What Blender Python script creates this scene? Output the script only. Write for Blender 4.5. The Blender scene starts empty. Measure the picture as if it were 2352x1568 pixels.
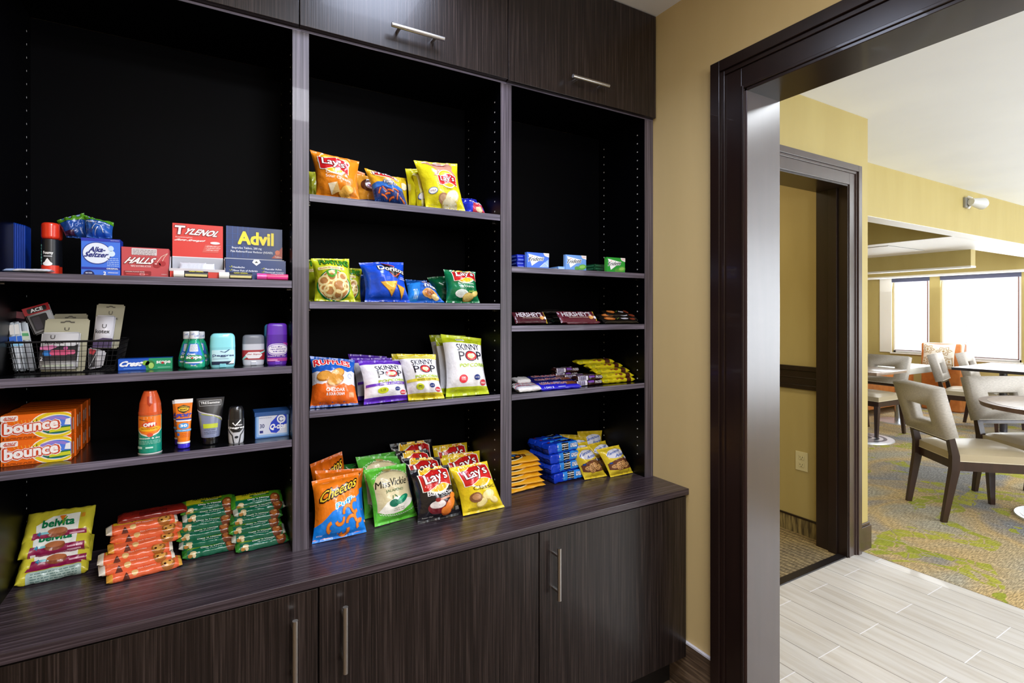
import bpy, bmesh, math, random
from mathutils import Vector, Matrix, noise, geometry
C = bpy.context.scene.collection
sc = bpy.context.scene
# ------------------------------------------------------------------ camera
FOC, CXP, VH, YAW, EYE = 1203.0, 1176.0, 722.0, math.radians(30.23), 1.33
cam = bpy.data.cameras.new('camera'); camo = bpy.data.objects.new('camera', cam); C.objects.link(camo)
camo.location = (0, 0, EYE); camo.rotation_euler = (math.pi/2, 0, -YAW)
cam.sensor_width = 36; cam.lens = FOC/2352*36; cam.shift_y = -(784-VH)/2352; cam.clip_start = .02
sc.camera = camo
# ------------------------------------------------------------------ light
w = bpy.data.worlds.new('world'); sc.world = w; w.use_nodes = True
bg = w.node_tree.nodes['Background']; bg.inputs[0].default_value = (.93, .96, 1, 1); bg.inputs[1].default_value = 3.0
def area(name, loc, rot, sx, sy, power, col, spread=180):
    l = bpy.data.lights.new(name, 'AREA'); l.shape = 'RECTANGLE'; l.size = sx; l.size_y = sy
    l.energy = power; l.color = col; l.spread = math.radians(spread)
    o = bpy.data.objects.new(name, l); C.objects.link(o); o.location = loc; o.rotation_euler = rot
    return o
area('market_downlight', (.50, 1.05, 2.44), (0, 0, 0), .30, .30, 9.0, (.70, .78, 1), 150)
area('market_ceiling_light', (.40, -.05, 2.43), (0, 0, 0), .45, .45, 28, (.93, .95, 1))
area('market_back_light', (.10, -1.3, 2.43), (0, 0, 0), .6, .6, 32, (1, .97, .93))
area('market_front_fill', (.70, -.9, 1.9), (math.radians(92), 0, math.radians(6)), .6, .5, 13, (.95, .96, 1))  # added fill in mid-room for the shelf goods, tipped up towards the ceiling
area('hall_ceiling_light', (2.4, .3, 2.42), (0, 0, 0),   .5, .5, 11, (.90, .95, 1))
area('back_room_light', (2.3, 2.6, 2.42), (0, 0, 0), .4, .4, 11, (1, .85, .58))
area('dining_fill', (5.6, -.2, 2.42), (0, 0, 0), 2.2, 2.0, 17, (.94, .97, 1))  # added fill under the dining ceiling, no lamp seen there
area('dining_fill', (7.8, 3.2, 2.02), (0, 0, 0), .9, .9, 20, (.96, .98, 1))  # second added fill, below the lowered ceiling
area('window_daylight', (9.05, 2.2, 1.35), (0, math.radians(112), 0), 1.2, 4.0, 85, (.86, .93, 1))
area('unseen_window_daylight', (5.6, -1.62, 1.35), (math.radians(104), 0, 0), 4.4, 1.9, 112, (.86, .93, 1))  # added panel at the unseen side window, brightens the doorway jamb by reflection
area('hall_end_daylight', (2.4, -1.62, 1.4), (math.radians(104), 0, 0), 1.2, 1.5, 17, (.88, .94, 1))
sc.view_settings.view_transform = 'Standard'; sc.view_settings.look = 'None'
sc.view_settings.gamma = 1; sc.view_settings.exposure = 0.0; sc.view_settings.use_curve_mapping = False
# ------------------------------------------------------------------ pixel rays (photo 2352x1568) onto real planes
def ray(u, v):
    s = (u-CXP)/FOC
    return Vector((math.sin(YAW)+math.cos(YAW)*s, math.cos(YAW)-math.sin(YAW)*s, (VH-v)/FOC))
O = Vector((0, 0, EYE))
def onz(u, v, z): r = ray(u, v); return O+r*((z-EYE)/r.z)
def ony(u, v, y): r = ray(u, v); return O+r*(y/r.y)
def onx(u, v, x): r = ray(u, v); return O+r*(x/r.x)
# ------------------------------------------------------------------ materials
def lin(h):
    h = h.lstrip('#'); out = []
    for i in (0, 2, 4):
        c = int(h[i:i+2], 16)/255; out.append(c/12.92 if c <= .04045 else ((c+.055)/1.055)**2.4)
    return (*out, 1)
MC = {}
def mat(h, rough=.45, metal=0.0, coat=0.0, alpha=1, trans=0, emit=0, spec=.5, bump=0):
    k = (h, rough, metal, coat, alpha, trans, emit, spec, bump)
    if k in MC: return MC[k]
    m = bpy.data.materials.new('mat_'+h); m.use_nodes = True; nt = m.node_tree
    b = nt.nodes['Principled BSDF']
    b.inputs['Base Color'].default_value = lin(h); b.inputs['Roughness'].default_value = rough
    b.inputs['Metallic'].default_value = metal; b.inputs['Coat Weight'].default_value = coat
    b.inputs['Coat Roughness'].default_value = .12
    b.inputs['Alpha'].default_value = alpha; b.inputs['Transmission Weight'].default_value = trans
    b.inputs['Specular IOR Level'].default_value = spec
    if emit:
        b.inputs['Emission Color'].default_value = lin(h); b.inputs['Emission Strength'].default_value = emit
    if bump:
        t = nt.nodes.new('ShaderNodeTexCoord'); n = nt.nodes.new('ShaderNodeTexNoise'); n.inputs['Scale'].default_value = 38
        n.inputs['Detail'].default_value = 3; bp = nt.nodes.new('ShaderNodeBump'); bp.inputs['Strength'].default_value = bump
        bp.inputs['Distance'].default_value = .004
        nt.links.new(t.outputs['Object'], n.inputs['Vector']); nt.links.new(n.outputs['Fac'], bp.inputs['Height'])
        nt.links.new(bp.outputs['Normal'], b.inputs['Normal'])
    MC[k] = m; return m
def foil(h): return mat(h, .25, 0, .3, bump=.8)
def ink(h): return mat(h, .27, 0, .25, bump=.8)
def card(h): return mat(h, .38, 0, .1)
def plastic(h): return mat(h, .25, 0, .3)
def noise_mat(name, stops, scale=(1, 1, 1), nscale=5, detail=4, rough=.5, bump=0, coat=0, dist=0, spec=.5, bdist=.001, rough2=None):
    m = bpy.data.materials.new(name); m.use_nodes = True; nt = m.node_tree; b = nt.nodes['Principled BSDF']
    t = nt.nodes.new('ShaderNodeTexCoord'); mp = nt.nodes.new('ShaderNodeMapping'); mp.inputs['Scale'].default_value = scale
    n = nt.nodes.new('ShaderNodeTexNoise'); n.inputs['Scale'].default_value = nscale; n.inputs['Detail'].default_value = detail
    n.inputs['Distortion'].default_value = dist
    r = nt.nodes.new('ShaderNodeValToRGB'); e = r.color_ramp.elements
    while len(e) < len(stops): e.new(.5)
    for q, (p, c) in zip(e, stops): q.position = p; q.color = lin(c)
    nt.links.new(t.outputs['Object'], mp.inputs['Vector']); nt.links.new(mp.outputs['Vector'], n.inputs['Vector'])
    nt.links.new(n.outputs['Fac'], r.inputs['Fac']); nt.links.new(r.outputs['Color'], b.inputs['Base Color'])
    b.inputs['Roughness'].default_value = rough; b.inputs['Coat Weight'].default_value = coat; b.inputs['Specular IOR Level'].default_value = spec
    if bump:
        bp = nt.nodes.new('ShaderNodeBump'); bp.inputs['Strength'].default_value = bump; bp.inputs['Distance'].default_value = bdist
        nt.links.new(n.outputs['Fac'], bp.inputs['Height']); nt.links.new(bp.outputs['Normal'], b.inputs['Normal'])
    return m
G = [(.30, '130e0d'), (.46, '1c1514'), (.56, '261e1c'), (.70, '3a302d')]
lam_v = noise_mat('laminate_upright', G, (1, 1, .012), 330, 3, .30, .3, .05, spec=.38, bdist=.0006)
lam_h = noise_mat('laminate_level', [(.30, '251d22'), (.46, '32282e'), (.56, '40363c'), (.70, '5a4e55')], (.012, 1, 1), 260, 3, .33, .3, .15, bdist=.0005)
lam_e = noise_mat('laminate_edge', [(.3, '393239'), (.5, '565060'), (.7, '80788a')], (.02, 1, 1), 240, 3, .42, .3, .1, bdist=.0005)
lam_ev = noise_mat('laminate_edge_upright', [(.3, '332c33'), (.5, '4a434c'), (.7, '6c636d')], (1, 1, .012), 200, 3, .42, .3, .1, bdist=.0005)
inner = mat('020204', .55, 0, 0, spec=.05)
shelf_top = mat('08080b', .22, 0, .1)
steel = mat('c9c7c6', .28, 1)
wall_m = noise_mat('wall_tan', [(.3, 'c8b07c'), (.7, 'ceb682')], (1, 1, .2), 8, 3, .6)
wall_y = noise_mat('wall_yellow', [(.3, 'b3a062'), (.7, 'b9a769')], (1, 1, .2), 8, 3, .6)
ceil_m = noise_mat('ceiling_white', [(.3, 'eceef2'), (.7, 'f0f2f5')], (1, 1, 1), 3, 2, .7)
trim_m = noise_mat('trim_brown', [(.3, '1b100e'), (.7, '221512')], (1, 1, .1), 20, 2, .28, 0, .15)
trim_r = noise_mat('trim_gloss', [(.3, '33221f'), (.7, '3a2825')], (1, 1, .1), 30, 2, .26, .03, 1.0)
trim_r.node_tree.nodes['Principled BSDF'].inputs['Coat Roughness'].default_value = .28
white_m = mat('efece6', .5)
dark_wood = noise_mat('chair_wood', [(.3, '2a1712'), (.7, '3a231b')], (1, 1, .1), 30, 3, .35, 0, .2)
vinyl = noise_mat('wood_vinyl', [(.3, '35291f'), (.5, '574637'), (.7, '7d6a58')], (.9, .06, 1), 60, 5, .4)
vinyl_s = noise_mat('wood_vinyl_base', [(.3, '35291f'), (.5, '5b4a3b'), (.72, '8a7560')], (1, .06, 1), 90, 5, .4)
# ------------------------------------------------------------------ tags
def tag(o, label=None, cat=None, group=None, kind=None):
    if label: o['label'] = label
    if cat: o['category'] = cat
    if group: o['group'] = group
    if kind: o['kind'] = kind
    return o
def thing(name, loc, label=None, cat=None, group=None, rz=0):
    o = bpy.data.objects.new(name, None); C.objects.link(o); o.location = loc; o.rotation_euler.z = rz
    o.empty_display_size = .05
    return tag(o, label, cat, group)
def link(name, me, parent=None, loc=None):
    o = bpy.data.objects.new(name, me); C.objects.link(o)
    if parent: o.parent = parent
    if loc is not None: o.location = loc
    return o
class Multi(list): pass
class MB:
    def __init__(s): s.v = []; s.f = []; s.m = []; s.sm = []; s.mats = []
    def mi(s, m):
        if m not in s.mats: s.mats.append(m)
        return s.mats.index(m)
    def add(s, vs, fs, m, smooth=False):
        n = len(s.v); i = s.mi(m); s.v += [tuple(x) for x in vs]
        for f in fs: s.f.append([n+a for a in f]); s.m.append(i); s.sm.append(smooth)
    def box(s, x0, x1, y0, y1, z0, z1, m, bev=0, M=None):
        bm = bmesh.new(); bmesh.ops.create_cube(bm, size=1)
        for q in bm.verts: q.co = Vector(((x0+x1)/2+q.co.x*(x1-x0), (y0+y1)/2+q.co.y*(y1-y0), (z0+z1)/2+q.co.z*(z1-z0)))
        if bev: bmesh.ops.bevel(bm, geom=bm.edges[:], offset=bev, segments=2 if bev < .006 else 4, profile=.5, affect='EDGES')
        s.bm(bm, m, False, M)
    def bm(s, bm, m, smooth=False, M=None):
        bm.verts.index_update()
        s.add([(M @ q.co) if M else q.co.copy() for q in bm.verts], [[q.index for q in f.verts] for f in bm.faces], m, smooth); bm.free()
    def tube(s, p0, p1, r, m, n=10, r2=None):
        p0 = Vector(p0); p1 = Vector(p1); d = (p1-p0).normalized(); a = d.orthogonal().normalized(); b = d.cross(a); vs = []
        r2 = r if r2 is None else r2
        for p, rr in ((p0, r), (p1, r2)):
            for i in range(n):
                t = 2*math.pi*i/n; vs.append(p+a*math.cos(t)*rr+b*math.sin(t)*rr)
        s.add(vs, [[i, (i+1) % n, n+(i+1) % n, n+i] for i in range(n)], m, True)
        s.add(vs, [list(range(n))[::-1], [n+i for i in range(n)]], m)
    def path(s, pts, r, m, n=6):
        for a, b in zip(pts, pts[1:]): s.tube(a, b, r, m, n)
    def grid(s, S, us, vs, m, smooth=True, mf=None, wrapu=False):
        nu = len(us); n0 = len(s.v); s.v += [tuple(S(u, v)) for v in vs for u in us]
        for j in range(len(vs)-1):
            mm = mf((vs[j]+vs[j+1])/2) if mf else m
            for i in range(nu-1):
                s.f.append([n0+j*nu+i, n0+j*nu+i+1, n0+(j+1)*nu+i+1, n0+(j+1)*nu+i]); s.m.append(s.mi(mm)); s.sm.append(smooth)
    def art(s, S, items, finish=ink, maxlen=.11):
        flat = [(g_, col, L+.06*k) for tris, col, L in items for k, g_ in enumerate(tris if isinstance(tris, Multi) else [tris])]
        for tris, col, L in flat:
            off = .00025+.00024*L; vid = {}; vs = []; fs = []
            def gv(p):
                k = (round(p[0], 5), round(p[1], 5))
                if k not in vid: vid[k] = len(vs); vs.append(S(min(max(p[0], 0), 1), min(max(p[1], 0), 1), off))
                return vid[k]
            st = list(tris)
            while st:
                a, b, c = st.pop()
                l = ((a[0]-b[0])**2+(a[1]-b[1])**2, (b[0]-c[0])**2+(b[1]-c[1])**2, (c[0]-a[0])**2+(c[1]-a[1])**2); k = max(l)
                if k > maxlen**2:
                    if k == l[1]: a, b, c = b, c, a
                    elif k == l[2]: a, b, c = c, a, b
                    q = ((a[0]+b[0])/2, (a[1]+b[1])/2); st.append((a, q, c)); st.append((q, b, c)); continue
                i = [gv(a), gv(b), gv(c)]
                if len(set(i)) == 3: fs.append(i)
            s.add(vs, fs, finish(col), True)
    def build(s, name, parent=None, loc=None, sub=None):
        me = bpy.data.meshes.new(name); off = Vector(sub) if sub is not None else Vector((0, 0, 0))
        me.from_pydata([tuple(Vector(v)-off) for v in s.v], [], s.f)
        for m in s.mats: me.materials.append(m)
        me.polygons.foreach_set('material_index', s.m); me.polygons.foreach_set('use_smooth', s.sm); me.update()
        return link(name, me, parent, loc)
def smooth_by_angle(o, a=35):
    me = o.data; bm = bmesh.new(); bm.from_mesh(me)
    for e in bm.edges:
        if len(e.link_faces) == 2 and e.calc_face_angle(0) > math.radians(a): e.smooth = False
    bm.to_mesh(me); bm.free()
def cube(name, x0, x1, y0, y1, z0, z1, m, parent=None, bev=0, **k):
    b = MB(); b.box(min(x0, x1), max(x0, x1), min(y0, y1), max(y0, y1), min(z0, z1), max(z0, z1), m, bev)
    if parent: o = b.build(name, parent)
    else:
        c = Vector(((x0+x1)/2, (y0+y1)/2, min(z0, z1))); o = b.build(name, None, c, c)
    if k: tag(o, **k)
    return o
def struct(name, x0, x1, y0, y1, z0, z1, m, bev=0):
    b = MB(); b.box(x0, x1, y0, y1, z0, z1, m, bev); o = b.build(name); o['kind'] = 'structure'; return o
# ------------------------------------------------------------------ flat art in (u,v)
def tess(pts):
    return [tuple(pts[i] for i in t) for t in geometry.tessellate_polygon([[Vector((p[0], p[1], 0)) for p in pts]])]
def P(pts, c, L=1): return (tess(pts), c, L)
def E(cx, cy, rx, ry, c, L=1, n=20, sl=0):
    p = [(cx+rx*math.cos(2*math.pi*i/n), cy+ry*math.sin(2*math.pi*i/n)+sl*rx*math.cos(2*math.pi*i/n)) for i in range(n)]
    return ([((cx, cy), p[i], p[(i+1) % n]) for i in range(n)], c, L)
def R(x0, y0, x1, y1, c, L=1, r=0, sl=0):
    if r == 0: p = [(x0, y0), (x1, y0), (x1, y1), (x0, y1)]
    else:
        p = []
        for cx, cy, a in ((x1-r, y1-r, 0), (x0+r, y1-r, 90), (x0+r, y0+r, 180), (x1-r, y0+r, 270)):
            for k in range(4): t = math.radians(a+k*30); p.append((cx+r*math.cos(t), cy+r*math.sin(t)))
    m = (x0+x1)/2
    return (tess([(x, y+sl*(x-m)) for x, y in p]), c, L)
def K(pts, wd, c, L=2, taper=False):
    tr = []; q = []; n = len(pts)
    for i, p in enumerate(pts):
        a = pts[max(i-1, 0)]; b = pts[min(i+1, n-1)]; dx, dy = b[0]-a[0], b[1]-a[1]; l = math.hypot(dx, dy) or 1
        k = wd/2*(math.sin(math.pi*(i+.4)/(n-.2)) if taper else 1)
        q.append(((p[0]-dy/l*k, p[1]+dx/l*k), (p[0]+dy/l*k, p[1]-dx/l*k)))
    for a, b in zip(q, q[1:]): tr += [(a[0], a[1], b[1]), (a[0], b[1], b[0])]
    return (tr, c, L)
def arc(cx, cy, r, a0, a1, n=10, ry=None):
    return [(cx+r*math.cos(math.radians(a0+(a1-a0)*i/n)), cy+(ry or r)*math.sin(math.radians(a0+(a1-a0)*i/n))) for i in range(n+1)]
TC = {}
def glyphs(s, bold):
    """triangles of a string fitted to the unit box; bold = thickening (font units) by shifted doubles"""
    k = (s, bold)
    if k in TC: return TC[k]
    if (s, 'raw') not in TC:
        cu = bpy.data.curves.new('t', 'FONT'); cu.body = s; cu.resolution_u = 2; cu.fill_mode = 'FRONT'
        o = bpy.data.objects.new('t', cu); C.objects.link(o)
        dg = bpy.context.evaluated_depsgraph_get(); me = bpy.data.meshes.new_from_object(o.evaluated_get(dg))
        me.calc_loop_triangles(); vs = [v.co.copy() for v in me.vertices]
        TC[s, 'raw'] = [tuple((vs[i].x, vs[i].y) for i in t.vertices) for t in me.loop_triangles]
        bpy.data.objects.remove(o); bpy.data.curves.remove(cu); bpy.data.meshes.remove(me)
    raw = TC[s, 'raw']; xs = [p[0] for t in raw for p in t]; ys = [p[1] for t in raw for p in t]
    x0, x1, y0, y1 = min(xs), max(xs), min(ys), max(ys)
    if bold <= 0: of = [(0, 0)]
    elif bold < .03: of = [(-bold, 0), (bold, 0)]
    elif bold < .06: of = [(bold*math.cos(a), bold*math.sin(a)) for a in (math.pi/4*(2*i+1) for i in range(4))]
    else: of = [(bold*math.cos(a), bold*math.sin(a)) for a in (math.pi/4*i for i in range(8))]
    TC[k] = Multi([[tuple(((x+dx-x0)/(x1-x0)-.5, (y+dy-y0)/(y1-y0)-.5) for x, y in t) for t in raw] for dx, dy in of]); return TC[k]
def T(s, cx, cy, wd, ht, c, L=5, b=0, sh=0, sl=0, ar=0):
    return (Multi([[tuple((cx+(x+sh*y)*wd, cy+y*ht+sl*x*wd+ar*(.25-x*x)*4) for x, y in t) for t in g_] for g_ in glyphs(s, b)]), c, L)
def vfit(items, v0, k):
    f = lambda tr: [tuple((p[0], v0+p[1]*k) for p in q) for q in tr]
    return [(Multi([f(g_) for g_ in tr]) if isinstance(tr, Multi) else f(tr), c, L) for tr, c, L in items]
def TO(s, cx, cy, wd, ht, c, oc, L=5, b=.0, ob=.05, g=1, **k):      # lettering with an outline
    return [T(s, cx, cy, wd, ht, oc, L-1, b*.7+max(ob, .06), **k), T(s, cx, cy, wd, ht, c, L, b*.7, **k)]
def lines(x0, x1, y, n, dy, c, L=3, h=.008, seed=1):
    rr = random.Random(seed); o = []
    for i in range(n):
        x = x0
        while x < x1-.02:
            l = rr.uniform(.03, .09); o.append(R(x, y-i*dy, min(x+l, x1), y-i*dy+h, c, L)); x += l+.015
    return o
# ------------------------------------------------------------------ surfaces
def sgp(x, p): return math.copysign(abs(x)**p, x)
def bag_surf(BL, BR, TL, TR, th, seed, wr=1.0):
    BL, BR, TL, TR = map(Vector, (BL, BR, TL, TR)); n = (BR-BL).cross(TL-BL).normalized()
    sd = Vector((seed*3.1, seed*7.7, seed*1.3)); ph = seed*2.3
    def S(u, v, off=0, back=False):
        w_ = (u-.5)*(1-.085*math.sin(math.pi*v)*th/.03)+.5
        p = (BL*(1-w_)+BR*w_)*(1-v)+(TL*(1-w_)+TR*w_)*v
        vv = min(max((v-.055)/.89, 0), 1); a = max(0, 1-abs(2*u-1)**2.1); b = max(0, 1-abs(2*vv-1)**2.6)
        t = th*(a**.62)*(b**.62)
        d = min(vv, 1-vv)
        fold = math.sin(u*23+ph+3*noise.noise(Vector((u*3, seed, 0))))*math.exp(-d/.13)*.0034*(1 if d > 0 else .6)
        side = math.sin(v*19+ph)*math.exp(-min(u, 1-u)/.12)*.0026
        nz = noise.noise(Vector((u*3.0, v*3.0, 0))+sd)*.0085*math.sqrt(a*b)+(.5-abs(noise.noise(Vector((u*5, v*5, 4))+sd)))*.0052*math.sqrt(a*b)
        cr = .0025*math.sin(u*5+ph)*(1-min(d*8, 1))
        t = t+wr*(nz+(fold+side)*math.sqrt(a)+cr) if not back else -t*.55+wr*cr
        return p+n*(t+off)
    return S
def gridded(S, us, vs):
    """the surface exactly as its mesh grid has it, so printed art lies on it"""
    Pg = [[Vector(S(u, v)) for u in us] for v in vs]; nu, nv = len(us), len(vs)
    import bisect
    N_ = [[None]*nu for _ in range(nv)]
    def nrm(i, j):
        if N_[j][i] is None:
            a_ = Pg[j][min(i+1, nu-1)]-Pg[j][max(i-1, 0)]; b_ = Pg[min(j+1, nv-1)][i]-Pg[max(j-1, 0)][i]; N_[j][i] = a_.cross(b_).normalized()
        return N_[j][i]
    def G_(u, v, off=0):
        i = min(max(bisect.bisect_right(us, u)-1, 0), nu-2); j = min(max(bisect.bisect_right(vs, v)-1, 0), nv-2)
        a_ = (u-us[i])/(us[i+1]-us[i]); b_ = (v-vs[j])/(vs[j+1]-vs[j])
        w4 = ((1-a_)*(1-b_), a_*(1-b_), (1-a_)*b_, a_*b_); q = ((i, j), (i+1, j), (i, j+1), (i+1, j+1))
        p = Vector((0, 0, 0)); n = Vector((0, 0, 0))
        for k, (x, y) in zip(w4, q):
            p += Pg[y][x]*k; n += nrm(x, y)*k
        return p+n.normalized()*off
    return G_
def bag_mesh(mb, S, body, bands=(), nu=32, nv=40):
    us = [i/nu for i in range(nu+1)]; vs = {i/nv for i in range(nv+1)} | {.035, .965}
    for a, b, c in bands: vs |= {a, b}
    vs = sorted(vs)
    vs = [v for i, v in enumerate(vs) if i == 0 or v-vs[i-1] > 1e-6]
    def mf(v):
        for a, b, c in bands:
            if a <= v <= b: return foil(c)
        return foil(body)
    mb.grid(lambda u, v: S(u, v), us, vs, None, True, mf)
    mb.grid(lambda u, v: S(1-u, v, 0, True), [i/12 for i in range(13)], vs[::2]+([vs[-1]] if len(vs) % 2 == 0 else []), None, True, mf)
    return gridded(S, us, vs)
BAGN = [0]
def bag(name, label, cat, z0, BL, BR, TL, TR, body, art, bands=(), lean=20, th=.028, Y0=None, yaw=0, group=None, wr=1, seed=None, dz=0, nu=32):
    """BL, BR as (u, v) on the shelf height z0, or as u alone with base depth Y0 and yaw"""
    le = math.radians(lean); BAGN[0] += 1; seed = seed or BAGN[0]
    if Y0 is None: a = onz(*BL, z0); b = onz(*BR, z0)
    else:
        um = (BL+BR)/2; A = ony(um, VH, Y0); d = Vector((math.cos(math.radians(yaw)), math.sin(math.radians(yaw)), 0)); A.z = 0
        def hit(u):
            r = ray(u, VH); k = (A.x*r.y-A.y*r.x)/(d.y*r.x-d.x*r.y); q = A+d*k; q.z = z0; return q
        a = hit(BL); b = hit(BR)
    a.z = b.z = z0+.002+dz
    d = (b-a).normalized(); bk = Vector((-d.y, d.x, 0)); up = Vector((0, 0, 1))*math.cos(le)+bk*math.sin(le); n = d.cross(up)
    def hp(u, v): r = ray(u, v); return O+r*((a-O).dot(n)/r.dot(n))
    c = hp(*TL); e = hp(*TR)
    S = bag_surf(a, b, c, e, th*1.22, seed, wr); m = MB(); S = bag_mesh(m, S, body, bands, nu)
    m.art(S, art, maxlen=.05); o = (a+b)/2; o.z = z0
    ob = m.build(name, None, o, o); return tag(ob, label, cat, group)
def bar_surf(P0, yaw, tilt, L, D, H, n=3.2, t0=-70, t1=150, crimp=.09, seed=1, roll=0):
    """wrapped bar lying along its length; P0 = centre; art v runs over front then top"""
    R_ = Matrix.Rotation(math.radians(yaw), 3, 'Z') @ Matrix.Rotation(math.radians(roll), 3, 'Y') @ Matrix.Rotation(math.radians(tilt), 3, 'X'); P0 = Vector(P0)
    def sec(t): return (-D/2*sgp(math.cos(t), 2/n), H/2*sgp(math.sin(t), 2/n))
    N = 160; a0, a1 = math.radians(t0), math.radians(t1); T_ = [a0+(a1-a0)*i/N for i in range(N+1)]; Q = [sec(t) for t in T_]; cum = [0]
    for p, q in zip(Q, Q[1:]): cum.append(cum[-1]+math.dist(p, q))
    def tv(v):
        s_ = v*cum[-1]; lo, hi = 0, N
        while hi-lo > 1:
            m_ = (lo+hi)//2
            if cum[m_] <= s_: lo = m_
            else: hi = m_
        k = (s_-cum[lo])/max(cum[hi]-cum[lo], 1e-9); return T_[lo]+(T_[hi]-T_[lo])*k
    def pt(u, t, off=0):
        y, z = sec(t); e = min(u, 1-u)/crimp; e = min(max(e, 0), 1); e2 = math.sin(e*math.pi/2)**.8
        f = .06+.94*e2; g = 1.0+.05*(1-e2)
        wv = (noise.noise(Vector((u*9, math.sin(t)*1.5, seed*3.7)))*.10*H+(.4-abs(noise.noise(Vector((u*16, math.cos(t)*2, seed*1.7)))))*.05*H+math.sin(u*90+seed)*.05*H*(1-e))
        nr = Vector((0, y/(D/2)**2, z/(H/2)**2)); nr.normalize()
        q = Vector(((u-.5)*L, y*g, z*f+.0015*math.sin(y*200+seed)*(1-e)))+nr*(wv*e2+off)
        return R_ @ q + P0
    return (lambda u, v, off=0: pt(u, tv(v), off)), pt
def bar(name, label, cat, P0, L, D, H, body, art, yaw=0, tilt=0, n=3.2, t0=-70, t1=150, crimp=.09, group=None, seed=1, ends=None, roll=0, finish=None):
    S, pt = bar_surf(P0, yaw, tilt, L, D, H, n, t0, t1, crimp, seed, roll); m = MB()
    us = [0, .02, .05]+[.08+.84*i/24 for i in range(25)]+[.95, .98, 1]; ts = [i/48*2*math.pi for i in range(49)]
    if ends:
        el, er = ends if isinstance(ends, tuple) else (ends, ends)
        for lo, hi, c in ((0, 3, el), (3, 28, body), (28, 31, er)):
            m.grid(lambda u, v: pt(u, v), us[lo:hi if hi == 31 else hi+1], ts, foil(c))
    else: m.grid(lambda u, v: pt(u, v), us, ts, foil(body))
    m.art(S, art, maxlen=.05); P0 = Vector(P0); o = Vector((P0.x, P0.y, P0.z-H/2))
    return tag(m.build(name, None, o, o), label, cat, group)
def copy_thing(o, dx=0, dy=0, dz=0, rz=0, label=None, group=None, rx=None):
    c = o.copy(); C.objects.link(c); c.location = Vector(o.location)+Vector((dx, dy, dz)); c.rotation_euler.z = o.rotation_euler.z+math.radians(rz)
    if rx is not None: c.rotation_euler.x = math.radians(rx)
    if label: c['label'] = label
    if group: c['group'] = group
    for ch in list(o.children):
        d = ch.copy(); C.objects.link(d); d.parent = c
        for g in list(ch.children): h = g.copy(); C.objects.link(h); h.parent = d
    return c
def prof_surf(P0, prof, n=2.0, yaw=0):
    """lathe or flattened lathe; prof = [(z, rx, ry)]; art u spans the front half"""
    P0 = Vector(P0); ya = math.radians(yaw); H = prof[-1][0]
    def rr(z):
        for (a, b, c), (d, e, f) in zip(prof, prof[1:]):
            if a <= z <= d: k = (z-a)/max(d-a, 1e-9); return b+(e-b)*k, c+(f-c)*k
        return prof[-1][1:]
    def pt(a, z, off=0, r=None):
        rx, ry = r or rr(z); x = (rx+off)*sgp(math.sin(a), 2/n); y = -(ry+off)*sgp(math.cos(a), 2/n)
        return P0+Vector((x*math.cos(ya)-y*math.sin(ya), x*math.sin(ya)+y*math.cos(ya), z))
    return (lambda u, v, off=0: pt((u-.5)*math.pi, v*H, off)), pt
def lathe(mb, P0, prof, m, n=2.0, yaw=0, seg=36, zr=None):
    S, pt = prof_surf(P0, prof, n, yaw); As = [2*math.pi*i/seg for i in range(seg+1)]
    for (a, b, c), (d, e, f) in zip(prof, prof[1:]):
        vs = []; k = len(As)
        for z, r in ((a, (b, c)), (d, (e, f))): vs += [pt(t, z, 0, r) for t in As]
        mb.add(vs, [[i, i+1, k+i+1, k+i] for i in range(k-1)], m, True)
    return S
def rnd(z0, z1, rx, ry, k=.004):
    """profile with rounded ends"""
    o = [(z0, 0, 0)]
    for i in range(5): t = math.pi/2*i/4; o.append((z0+k*(1-math.cos(t)), rx-k+k*math.sin(t), ry-k+k*math.sin(t)))
    for i in range(5): t = math.pi/2*i/4; o.append((z1-k+k*math.sin(t), rx-k+k*math.cos(t), ry-k+k*math.cos(t)))
    o.append((z1, 0, 0)); return o
def face_surf(a, b, c):                                              # corner, along, up
    a, b, c = map(Vector, (a, b, c)); n = b.cross(c).normalized()
    return lambda u, v, off=0: a+b*u+c*v+n*off*.6
def carton(mb, a, d, h, dep, col, front=(), left=(), right=(), top=(), side=None, bev=.0006):
    """a = front bottom left corner, d = vector along the front; dep = depth"""
    a = Vector(a); d = Vector(d); bk = Vector((-d.y, d.x, 0)).normalized()*dep; up = Vector((0, 0, h))
    M = Matrix.Identity(4); M.col[0][:3] = d; M.col[1][:3] = bk; M.col[2][:3] = up; M.col[3][:3] = a
    bm = bmesh.new(); bmesh.ops.create_cube(bm, size=1)
    for q in bm.verts: q.co = M @ (q.co+Vector((.5, .5, .5)))
    bmesh.ops.bevel(bm, geom=bm.edges[:], offset=bev, segments=1, affect='EDGES'); mb.bm(bm, card(col))
    mb.art(face_surf(a, d, up), front, card, 9)
    if left: mb.art(face_surf(a+bk, -bk, up), left, card, 9)
    if right: mb.art(face_surf(a+d, bk, up), right, card, 9)
    if top: mb.art(face_surf(a+up, d, bk), top, card, 9)
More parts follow.
